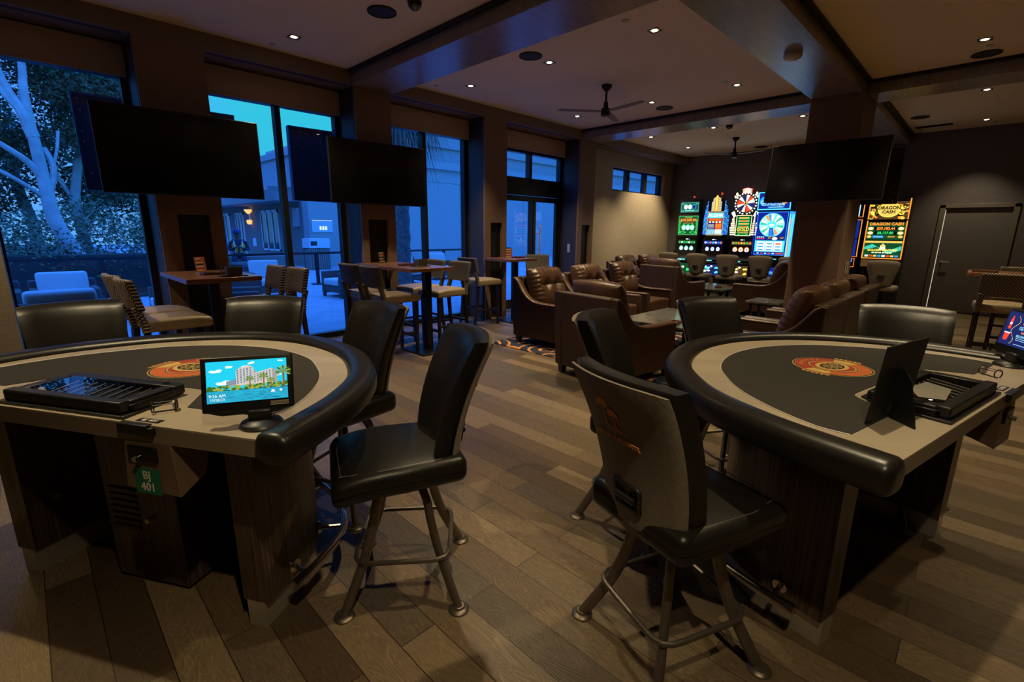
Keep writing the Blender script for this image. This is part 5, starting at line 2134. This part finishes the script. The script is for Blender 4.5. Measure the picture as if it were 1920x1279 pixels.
f.poly('s_teal', [(-.31, 1.12), (-.31, 1.30), (-.18, 1.36), (-.05, 1.28), (.08, 1.22), (.31, 1.33), (.31, 1.15)], 3)
f.poly('s_dgreen', [(-.31, 1.10), (-.31, 1.24), (-.1, 1.30), (.1, 1.16), (.31, 1.24), (.31, 1.10)], 4)
# an unspecific robed figure
f.poly('s_warm', [(-.05, 1.24), (-.04, 1.33), (.0, 1.37), (.04, 1.33), (.05, 1.24)], 5).oval('s_gold', 0, 1.33, .03, .035, 6, 16)
f.text('s_yellow', 'GOLDEN CENTURY', .056, 0, 1.235, 7, bold=.002)
for q in range(6):
    f.rect('s_warm', -.17 + .058 * q, -.125 + .058 * q, 1.175, 1.195, 6)
for q in range(8):
    f.rect(['s_white', 's_red', 's_gold', 's_blue'][q % 4], -.28 + .072 * q, -.225 + .072 * q, 1.10, 1.135, 6)
f.build('main_display', t)
g = Face(-.13, 0, .9)
g.b.use('caddy_steel').box(-.32, .32, 0, .14, .88, 1.06)
g.rect('s_brown', -.31, .31, .90, 1.04)
g.build('button_deck', t)

# --- chairs in front of the machines
def make_slot_chair():
    t = thing('slot_chair', 'x', 'chair', (0, 0, 0), 0, group='grey shield-backed slot machine chairs')
    n = 14

    def bp(u, v, d):
        w = .145 + .115 * v ** .9
        if v > .9:
            w -= .02 * ((v - .9) / .1)
        x = -.20 - .06 * v + .05 * u * u + d
        return (x, u * w, .60 + .50 * v - .02 * u * u * (v > .5))
    vs, fs = [], []
    for f_ in (0, 1):
        for j in range(n + 1):
            for i in range(n + 1):
                u, v = -1 + 2 * i / n, j / n
                e2 = max(abs(u), abs(2 * v - 1))
                fall = 1 - max(0, (e2 - .8) / .2) ** 2 * .7
                vs.append(bp(u * (1 - .05 * abs(2 * v - 1) ** 6), .5 + (v - .5) * (1 - .04 * abs(u) ** 6), (.03 if f_ else -.03) * fall))
    W1 = n + 1
    for j in range(n):
        for i in range(n):
            a = j * W1 + i
            fs.append((a, a + W1, a + W1 + 1, a + 1))
            a += W1 * W1
            fs.append((a, a + 1, a + W1 + 1, a + W1))
    rim = [i for i in range(n)] + [j * W1 + n for j in range(n)] + [n * W1 + n - i for i in range(n)] + [(n - j) * W1 for j in range(n)]
    for k in range(len(rim)):
        a, b2 = rim[k], rim[(k + 1) % len(rim)]
        fs.append((a, b2, b2 + W1 * W1, a + W1 * W1))
    bo = mb('grey_seat').add(vs, fs).build('backrest', t, angle=75)
    mb('slot_black').box(-.268, -.240, -.055, .055, .775, .835).build('pull_handle', bo, bevel=.004)
    mb('grey_seat').rbox((.02, 0, .58), (.23, .23, .05), .035, 3, 4).build('seat', t, angle=80)
    mb('black_metal').lathe([(.24, 0), (.24, .012), (.05, .03), (.035, .06), (.035, .53), (.12, .54)], 24).build('pedestal', t)
    return t


sc = make_slot_chair()
SC = [(5.50, 'slot chair nearest the beige wall'), (4.80, 'slot chair in front of the blue stepped crown machine'), (4.11, 'slot chair in front of the machine with the bulb wheel'),
      (3.42, 'slot chair in front of the blue prize wheel machine'), (2.83, 'slot chair partly hidden by the column, left side'), (1.33, 'slot chair right of the column before the orange edged machine')]
for i, (y, lab) in enumerate(SC):
    if i == 0:
        sc.location = (11.15, y, 0)
        sc['label'] = lab
    else:
        dup(sc, lab, (11.15, y, 0), 0)

# ================================================================== OUTSIDE
structure(mb('patio_concrete').box(-25, 45, 6.86, 60, -.08, -.01).build('ground_outside', smooth=False), 'pale concrete patio outside the windows', 'ground')
structure(mb('soil').box(-25, 4.2, 13.9, 60, -.01, .04).build('ground_bed', smooth=False), 'planted bed beyond the patio rail', 'ground')

# building across the patio: one wing with glazed doors, one plain wall, an upper storey
t = thing('building', 'stucco building across the patio with eave, sconces and glazed doors', 'building', (8.6, 21.0, 0))
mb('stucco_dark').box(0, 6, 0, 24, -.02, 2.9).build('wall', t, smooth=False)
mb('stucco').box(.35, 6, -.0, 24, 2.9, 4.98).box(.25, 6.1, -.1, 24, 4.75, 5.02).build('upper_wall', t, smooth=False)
mb('eave_wood').box(-1.0, .4, .2, 24, 2.72, 3.05).box(-.95, .35, .3, 24, 3.05, 3.12).build('eave', t, smooth=False)
ev = mb('eave_wood')
for k in range(9):
    ev.box(-.9, .36, 1.0 + 2.4 * k, 1.2 + 2.4 * k, 3.12, 3.34)
ev.build('rafters', t, smooth=False)
for k in range(3):
    mb('out_white').box(-.95, -.75, 9.3 + 5 * k, 9.5 + 5 * k, 0, 2.72).build('post', t, smooth=False)
mb('stucco').box(-.12, .02, .3, .8, 1.68, 2.45).build('pilaster', t, smooth=False)
for k, (y0, y1, z0, z1) in enumerate(((2.7, 5.0, .55, 2.45), (7.6, 9.0, .05, 2.42), (10.0, 12.4, .05, 2.42), (13.5, 16, .05, 2.42))):
    f = mb('out_white')
    f.box(-.05, .02, y0, y0 + .09, z0, z1).box(-.05, .02, y1 - .09, y1, z0, z1).box(-.05, .02, y0, y1, z1 - .12, z1).box(-.05, .02, y0, y1, z0, z0 + .08)
    n = 3
    for q in range(1, n):
        yy = y0 + (y1 - y0) * q / n
        f.box(-.05, .02, yy - .05, yy + .05, z0, z1)
    fo = f.build('window_frame', t, smooth=False)
    mb('pane_dark').box(-.02, .01, y0 + .05, y1 - .05, z0 + .05, z1 - .05).build('pane', fo, smooth=False)
for y in (6.4, .7):
    s = mb('out_white').box(-.10, -.01, y - .06, y + .06, 1.9, 2.4) if y > 1 else mb('out_white').box(-.08, -.01, y - .1, y + .1, 1.9, 2.3)
    so = s.build('sconce', t, smooth=False)
    g = mb('sconce_glow').lathe([(.09, 1.80), (.13, 1.92), (.13, 2.0), (.05, 2.02)], 12, (-.13, y, 0))
    if y > 1:
        g.lathe([(.06, 2.32), (.20, 2.50), (.20, 2.53), (.02, 2.54)], 12, (-.13, y, 0))
        g.build('sconce_glass', so)
mb('out_white').box(-.03, 0, 6.0, 6.5, .7, 1.1).build('notice', t, smooth=False)

t = thing('building', 'plain stucco wall with cornice opposite the glass doors', 'building', (8.6, 20.4, 0))
mb('stucco').box(0, 70, 0, .6, -.02, 4.56).build('wall', t, smooth=False)
mb('stucco').box(-.1, 70, -.16, .7, 4.56, 4.92).build('cornice', t, smooth=False)
jn = mb('stucco_dark').box(0, 38, -.004, .0, 3.92, 3.94)
for x in (8.1, 13.0, 19.0):
    jn.box(x, x + .02, -.004, 0, 0, 3.92)
jn.build('joints', t, smooth=False)
sg = mb('out_white').box(.1, 1.0, -.03, -.01, 1.45, 1.95).build('sign', t, smooth=False)
sl = mb('litsign').box(.12, .98, -.035, -.03, 1.93, 1.945)
for q in range(3):
    sl.box(.42 + .12 * q, .50 + .12 * q, -.036, -.03, 1.55, 1.70)
sl.build('lit_letters', sg, smooth=False)
t = thing('building', 'higher stucco storey rising behind the plain wall', 'building', (15.5, 23.5, 0))
mb('stucco').box(0, 64, 0, 20, -.02, 7.6).build('wall', t, smooth=False)
mb('stucco').box(-.25, 64, -.25, 20, 7.3, 7.7).box(-.12, 64, -.12, 20, 6.2, 6.35).build('cornice', t, smooth=False)

# patio rail with posts
t = thing('patio_rail', 'black patio rail running past all the windows', 'rail', (5.0, 13.9, 0))
mb('rail_black').box(-8, 9, -.025, .025, .86, .92).build('top_rail', t, smooth=False)
for x in (-6.4, -3.8, .99, 3.2, 5.6):
    mb('rail_black').box(x - .04, x + .04, -.04, .04, .0, .9).lathe([(.2, -.01), (.2, .015), (.05, .03)], 16, (x, 0, 0)).build('post', t, smooth=False)


def patio_chair(x, y, a, label, w=.74, first=[None]):
    if first[0]:
        c = dup(first[0], label, (x, y, -.01), R(a))
        return c
    t = thing('patio_armchair', label, 'patio chair', (x, y, -.01), R(a), group='cushioned patio armchairs')
    h = w / 2
    for s_ in (-1, 1):
        mb('out_wicker').box(-.35, .36, s_ * h - .05, s_ * h + .05, .08, .60).build('arm', t, bevel=.02)
    mb('out_wicker').box(-.40, -.30, -h - .05, h + .05, .08, .72).build('back_frame', t, bevel=.02)
    mb('out_wicker').box(-.30, .34, -h + .05, h - .05, .12, .28).build('seat_base', t, bevel=.01)
    mb('out_cushion').rbox((.04, 0, .36), (.33, h - .055, .075), .04, 3, 3).build('seat_cushion', t)
    b = mb('out_cushion')
    b.M = Matrix.Translation((-.22, 0, .63)) @ Matrix.Rotation(R(-12), 4, 'Y')
    b.rbox((0, 0, 0), (.075, h - .05, .22), .05, 3, 3)
    b.build('back_cushion', t)
    for sx in (-.34, .32):
        for s_ in (-1, 1):
            mb('out_wicker').box(sx - .03, sx + .03, s_ * h - .03, s_ * h + .03, 0, .10).build('leg', t, smooth=False)
    first[0] = t
    return t


patio_chair(.40, 10.65, -90, 'patio armchair facing the leftmost window, whole back cushion in view')
patio_chair(-.52, 10.72, -88, 'patio armchair cut by the left window frame')
patio_chair(.23, 7.95, 92, 'patio armchair nearest the leftmost window with its back to the glass')
patio_chair(1.75, 9.6, 180, 'patio armchair seen past the right edge of the leftmost window')
patio_chair(3.96, 12.0, -95, 'patio armchair facing us behind the first bar table end')
patio_chair(3.0, 10.75, -10, 'patio armchair seen sideways just above the first bar table')
patio_chair(2.35, 8.65, -20, 'patio armchair close outside below the first bar table top')
patio_chair(5.35, 10.95, 185, 'lone patio armchair on open concrete left of the second pillar')
patio_chair(8.05, 12.4, -95, 'patio armchair seen through the third window beside the palm')
patio_chair(9.7, 12.9, -92, 'patio armchair seen through the third window near the rail post')

# waste bin, mop stand, tools
t = thing('waste_bin', 'slatted dark waste bin with a pale lid across the patio', 'bin', (8.35, 19.3, -.01))
b = mb('stucco_dark')
for k in range(10):
    for s_ in (-1, 1):
        b.box(-.42 + .085 * k, -.36 + .085 * k, s_ * .30 - .015, s_ * .30 + .015, .02, .85)
b.box(-.38, .38, -.28, .28, .0, .84)
b.build('body', t, smooth=False)
mb('out_white').box(-.42, .42, -.33, .33, .86, 1.22).use('pane_dark').box(-.36, -.1, -.335, -.33, .95, 1.12).build('lid', t, bevel=.03)
t = thing('tool_cart', 'cleaning cart with long handled tools beside the waste bin', 'cart', (9.9, 19.2, -.01))
mb('navy_cloth').rbox((0, 0, .28), (.35, .25, .24), .08, 3, 3).build('bag', t)
for k in range(2):
    mb('out_white').tube([(.0 + .15 * k, .1, .3), (-.12 + .12 * k, .2, 1.75)], .02, 6).build('handle', t)
t = thing('planter_bowl', 'dark round planter bowl in front of the seated worker', 'planter', (4.72, 15.25, -.01))
mb('out_wicker').lathe([(.28, 0), (.30, .05), (.55, .38), (.62, .58), (.58, .62), (.50, .58), (0, .55)], 28).build('bowl', t)
tag(mb('stucco_dark').box(-1.4, 1.6, -.25, .25, 0, .70).build('low_wall', loc=(4.9, 17.1, -.01), smooth=False), 'low dark wall the worker sits on', 'wall')

# seated worker ---------------------------------------------------------------


def worker():
    t = thing('person', 'person in an orange safety vest and cap sitting outside, hands together', 'person', (4.78, 16.72, -.01), R(252))
    # joints (facing +x, z up); seat height .70
    J = [((0, 0, .76), .15), ((.02, 0, .92), .145), ((.03, 0, 1.08), .155), ((.02, 0, 1.20), .11), ((.05, 0, 1.27), .062), ((.085, 0, 1.34), .085), ((.10, 0, 1.42), .092), ((.09, 0, 1.48), .07)]
    E_ = [(i, i + 1) for i in range(7)]

    def chain(root, pts):
        prev = root
        for p, r in pts:
            J.append((p, r))
            E_.append((prev, len(J) - 1))
            prev = len(J) - 1
        return prev
    for s_ in (-1, 1):
        w = chain(3, [((.02, s_ * .17, 1.17), .075), ((.03, s_ * .235, 1.05), .058), ((.06, s_ * .26, .93), .05), ((.18, s_ * .17, .96), .042), ((.28, s_ * .085, 1.0), .032), ((.325, s_ * .06, 1.01), .038)])
        palm = w
        for q, (dy, dz, ln) in enumerate(((-.022, .022, .055), (-.008, .030, .065), (.006, .028, .06), (.02, .020, .048))):
            chain(palm, [((.355, s_ * .055 + dy * .6, 1.01 + dz), .010), ((.355 + ln * .7, s_ * .035 + dy * .5, 1.005 + dz), .009), ((.35 + ln, s_ * .012 + dy * .4, .99 + dz), .008)])
        chain(palm, [((.33, s_ * .03, 1.045), .011), ((.355, s_ * .012, 1.06), .009)])
        chain(0, [((.10, s_ * .10, .75), .10), ((.42, s_ * .13, .74), .078), ((.46, s_ * .13, .62), .066), ((.44, s_ * .13, .35), .055), ((.42, s_ * .13, .09), .042), ((.52, s_ * .14, .045), .038), ((.60, s_ * .145, .035), .03)])
    me = bpy.data.meshes.new('body')
    me.from_pydata([p for p, r in J], E_, [])
    ob = bpy.data.objects.new('body', me)
    C.objects.link(ob)
    sk = ob.modifiers.new('skin', 'SKIN')
    sk.use_smooth_shade = True
    for v, (p, r) in zip(me.skin_vertices[0].data, J):
        v.radius = (r, r)
        v.use_root = False
    me.skin_vertices[0].data[0].use_root = True
    sb = ob.modifiers.new('sub', 'SUBSURF')
    sb.levels = sb.render_levels = 1
    dg = bpy.context.evaluated_depsgraph_get()
    nm = bpy.data.meshes.new_from_object(ob.evaluated_get(dg))
    bpy.data.objects.remove(ob)
    nm.name = 'body'
    nm.materials.clear()
    for m in ('navy_cloth', 'skin', 'out_wicker'):
        nm.materials.append(MATS[m])
    for p in nm.polygons:
        c = p.center
        p.material_index = 1 if (c.z > 1.245 or c.x > .27 and .93 < c.z < 1.1) else (2 if c.z < .085 else 0)
        p.use_smooth = True
    bo = bpy.data.objects.new('body', nm)
    C.objects.link(bo)
    bo.parent = t
    # face, ears
    f = mb('skin').lathe([(0, .012), (.011, .004), (.013, -.012), (0, -.016)], 8, (.192, 0, 1.405))
    for s_ in (-1, 1):
        f.lathe([(0, .02), (.012, .01), (.012, -.012), (0, -.02)], 8, (.10, s_ * .092, 1.41))
    f.use('paint_white')
    for s_ in (-1, 1):
        f.lathe([(0, .006), (.009, 0), (0, -.006)], 8, (.176, s_ * .032, 1.425))
    f.use('cap_navy').box(.180, .186, -.022, .022, 1.374, 1.378)
    f.build('face', t)
    mb('cap_navy').lathe([(.112, 1.435), (.112, 1.47), (.095, 1.525), (.055, 1.56), (0, 1.572)], 24, (.09, 0, 0)).prism([(.16, -.075), (.235, -.05), (.255, 0), (.235, .05), (.16, .075)], 1.437, 1.449).build('cap', t)
    # vest: shell following the torso, open at the front
    v = mb('hi_vis')
    rows = [(.80, .165, .185), (.92, .165, .185), (1.04, .175, .195), (1.13, .155, .19), (1.20, .105, .15)]
    n = 20
    vs, fs = [], []
    for z, rx, ry in rows:
        gap = .10 + .55 * max(0, (z - .98) / .22)
        for i in range(n + 1):
            a = gap + (2 * PI - 2 * gap) * i / n
            vs.append((.025 + rx * math.cos(a), ry * math.sin(a), z))
    for j in range(len(rows) - 1):
        for i in range(n):
            a = j * (n + 1) + i
            fs.append((a, a + 1, a + n + 2, a + n + 1))
    v.add(vs, fs)
    vo = v.build('vest', t)
    so = vo.modifiers.new('solid', 'SOLIDIFY')
    so.thickness = .008
    tp = mb('hi_vis_tape')
    for z in (.86,):
        tp.tube([(.025 + .176 * math.cos(a), .196 * math.sin(a), z) for a in [R(10 + 340 * k / 30) for k in range(31)]], .014, 4)
    for s_ in (-1, 1):
        tp.tube([(.205, s_ * .085, .86), (.205, s_ * .10, 1.02), (.165, s_ * .115, 1.14), (.09, s_ * .115, 1.215)], .014, 4)
    tp.build('reflective_tape', vo)
    return t


worker()

# trees ------------------------------------------------------------------------


def leaf_cloud(clumps, n, size, m, seed, squash=.8):
    rg = random.Random(seed)
    b = mb(m)
    vs, fs = [], []
    tot = sum(c[3] ** 2 for c in clumps)
    for cx, cy, cz, r in clumps:
        for _ in range(int(n * r * r / tot)):
            u = rg.uniform(-1, 1)
            a = rg.uniform(0, 2 * PI)
            rr = r * rg.random() ** .45
            s = (1 - u * u) ** .5
            p = Vector((cx + rr * s * math.cos(a), cy + rr * s * math.sin(a), cz + rr * u * squash))
            d = Vector((rg.uniform(-1, 1), rg.uniform(-1, 1), rg.uniform(-.8, .5))).normalized()
            e2 = d.cross(Vector((rg.uniform(-1, 1), rg.uniform(-1, 1), rg.uniform(-1, 1)))).normalized()
            L = size * rg.uniform(.6, 1.3)
            k = len(vs)
            vs += [p, p + d * L * .5 + e2 * L * .22, p + d * L, p + d * L * .5 - e2 * L * .22]
            fs.append((k, k + 1, k + 2, k + 3))
    b.v = [tuple(v) for v in vs]
    b.f = fs
    b.fm = [0] * len(fs)
    return b


t = thing('tree', 'pale-barked tree leaning left outside the leftmost window', 'tree', (0, 15.5, 0))
tr = mb('bark_pale')
tr.tube(lerp_path([(1.15, 0, 0), (.98, 0, .7), (.82, 0, 1.13), (.70, 0, 1.5), (.62, 0, 1.9), (.6, 0, 2.5), (.58, 0, 3.16), (.56, 0, 3.7), (.56, .1, 4.45), (.62, .2, 5.0), (.7, .4, 6.5)], 3),
        [.19 - .0045 * k for k in range(31)], 12)
tr.tube(lerp_path([(.58, 0, 2.6), (.40, -.1, 2.95), (.02, -.2, 3.28), (-.5, -.3, 3.7)], 3), [.085, .08, .075, .07, .065, .06, .055, .05, .045, .04], 8)
tr.tube(lerp_path([(.57, 0, 3.5), (.45, 0, 4.05), (.26, .1, 4.6), (.1, .2, 5.6)], 3), [.12, .115, .11, .10, .09, .085, .08, .07, .06, .05], 8)
tr.tube(lerp_path([(.60, 0, 2.15), (.3, -.1, 2.45), (-.1, -.1, 2.75), (-.6, -.1, 3.0)], 3), .045, 6)
tr.tube(lerp_path([(.50, 0, 3.9), (.25, 0, 4.3), (.0, .1, 5.0)], 3), .05, 6)
tr.tube(lerp_path([(.62, 0, 2.0), (.68, 0, 2.35), (.80, .0, 2.9), (.70, .1, 3.3)], 3), .06, 6)
tr.tube(lerp_path([(.80, 0, 2.9), (.92, 0, 3.3), (1.0, .1, 3.7)], 3), .03, 6)
tr.build('trunk', t)
leaf_cloud([(-1.2, 1.0, 5.6, 1.2), (.4, 1.4, 6.2, 1.5), (1.6, 1.2, 5.0, 1.0), (-.4, 1.2, 4.2, .8), (1.5, 1.6, 3.9, .8), (2.4, 1.5, 5.7, .9)], 21000, .115, 'leaf_green', 11).build('crown', t, smooth=False)

t = thing('tree', 'slimmer forked tree behind the pale-barked one', 'tree', (1.5, 17.5, 0))
tr = mb('bark_pale')
tr.tube(lerp_path([(-.1, 0, 0), (-.25, 0, 1.2), (-.3, 0, 2.2), (-.15, 0, 3.0), (.1, 0, 4.2), (.2, 0, 5.5)], 3), [.15 - .006 * k for k in range(16)], 8)
tr.tube(lerp_path([(-.3, 0, 2.2), (-.6, 0, 3.0), (-.75, 0, 4.0)], 3), .05, 6)
tr.build('trunk', t)
leaf_cloud([(-.2, 0, 5.2, 1.4), (.9, .4, 4.2, 1.0), (-1.1, .3, 3.6, .8), (.8, .2, 2.6, .7), (.4, .5, 6.4, 1.2)], 14000, .12, 'leaf_green', 21).build('crown', t, smooth=False)
spec = [(-2.6, 18, 1.7, 'dense tree seen at the far left behind the pale branches', 3), (3.35, 21.5, 1.6, 'leafy tree near the right edge of the leftmost window', 5), (.3, 22, 2.0, 'tall leafy tree at the back of the garden', 8), (-5.5, 21, 2.2, 'broad tree farthest left in the garden', 9)]
for x, y, r, lab, sd in spec:
    t = thing('tree', lab, 'tree', (x, y, 0))
    mb('bark_pale').tube(lerp_path([(0, 0, 0), (.1, 0, 1.5), (-.1, 0, 3), (.1, 0, 5)], 3), [.2 - .012 * k for k in range(10)], 8).build('trunk', t)
    rg = random.Random(sd)
    cl = [(rg.uniform(-r, r), rg.uniform(-r, r) * .6, rg.uniform(1.6, 7.2), rg.uniform(.8, 1.3)) for _ in range(10)]
    leaf_cloud(cl, 12000, .16, 'leaf_green', sd + 30).build('crown', t, smooth=False)
t = thing('hedge', 'dark clipped hedge behind the patio rail', 'hedge', (-1.5, 14.7, 0))
leaf_cloud([(-6 + 1.0 * k, .2 * (k % 2), .62 + .12 * (k % 3), .72) for k in range(11)], 9000, .10, 'leaf_green', 77, 1.0).build('leaves', t, smooth=False)
mb('soil').box(-6.4, 4.4, -.3, .4, 0, .95).build('stems', t, smooth=False)
t = thing('shrub', 'pale bushy shrubs glinting behind the hedge', 'shrub', (1.6, 16.6, 0))
leaf_cloud([(-1.6, 0, 1.3, .8), (-.4, .2, 1.7, .9), (.7, 0, 1.3, .8), (1.5, .3, 1.9, .8)], 4200, .12, 'leaf_pale', 5).build('leaves', t, smooth=False)

# palm outside the third window
t = thing('palm_tree', 'shaggy fan palm outside the window behind the second pillar', 'palm', (6.5, 10.2, -.01))
pr = []
for k in range(24):
    pr.append((.21 + .03 * (k % 2), .2 * k))
mb('bark_palm').lathe(pr, 18).build('trunk', t, angle=20)
rg = random.Random(2)
fr = mb('frond')
for q in range(70):
    a = rg.uniform(0, 2 * PI)
    z0 = rg.uniform(4.0, 4.9)
    out = rg.uniform(.5, 1.35)
    drop = rg.uniform(.5, 1.5)
    c, s = math.cos(a), math.sin(a)
    tip = Vector((out * c, out * s, z0 - drop))
    mid = Vector((out * .75 * c, out * .75 * s, z0 + rg.uniform(-.1, .25)))
    base = Vector((.15 * c, .15 * s, z0))
    for w in range(7):
        o = Vector((-s, c, 0)) * (w - 3) * .09
        tp = tip + o * 1.6 + Vector((0, 0, rg.uniform(-.25, .1)))
        e3 = Vector((-s, c, 0)) * .016
        fr.add([mid - e3 + o * .5, mid + e3 + o * .5, tp], [(0, 1, 2)])
    e3 = Vector((-s, c, 0)) * .02
    fr.add([base - e3, base + e3, mid + e3, mid - e3], [(0, 1, 2, 3)])
fr.build('fronds', t, smooth=False)['kind'] = 'stuff'


# screens mounted outside, back to back with the indoor ones: we see their backs through the glass


def outdoor_screen(cx, label):
    t = thing('outdoor_screen', label, 'television', (cx, 7.2, 2.46), R(-3), group='outdoor screens seen from behind')
    w, h = .775, .50
    b = mb('navy_case')
    b.box(-w, w, -.03, .05, -h, h).box(-w, -w + .02, -.05, -.03, -h, h).box(w - .02, w, -.05, -.03, -h, h).box(-w, w, -.05, -.03, h - .02, h)
    b.box(-w, w, -.045, -.03, -h + .13, -h + .15)
    b.build('case', t, smooth=False)
    mb('tv_screen').box(-w + .03, w - .03, .05, .055, -h + .04, h - .03).build('screen', t, smooth=False)
    k = mb('screw_silver')
    rg = random.Random(int(cx * 10))
    for i in range(12):
        for j in range(8):
            if rg.random() < .62:
                x = -w + .06 + (2 * w - .12) * i / 11 + rg.uniform(-.02, .02)
                z = -h + .18 + (2 * h - .24) * j / 7
                k.M = Matrix.Translation((x, -.03, z)) @ Matrix.Rotation(PI / 2, 4, 'X')
                k.disc(0, 0, 0, .0085, n=8, th=.003)
    k.build('screws', t)
    mb('white_plastic').tube(lerp_path([(.05, -.04, .30), (-.10, -.07, .26), (-.17, -.07, .12), (-.08, -.05, .03), (.0, -.04, .02)], 6), .006, 6).build('cable', t)
    mb('black_metal').box(-.12, .12, -.31, -.03, -.1, .1).build('wall_bracket', t, smooth=False)


mat('navy_case', (.05, .05, .09), .5)
outdoor_screen(1.385, 'back of an outdoor screen dotted with screws, behind the first wall screen')
outdoor_screen(3.63, 'back of an outdoor screen with a white cable loop, behind the second wall screen')
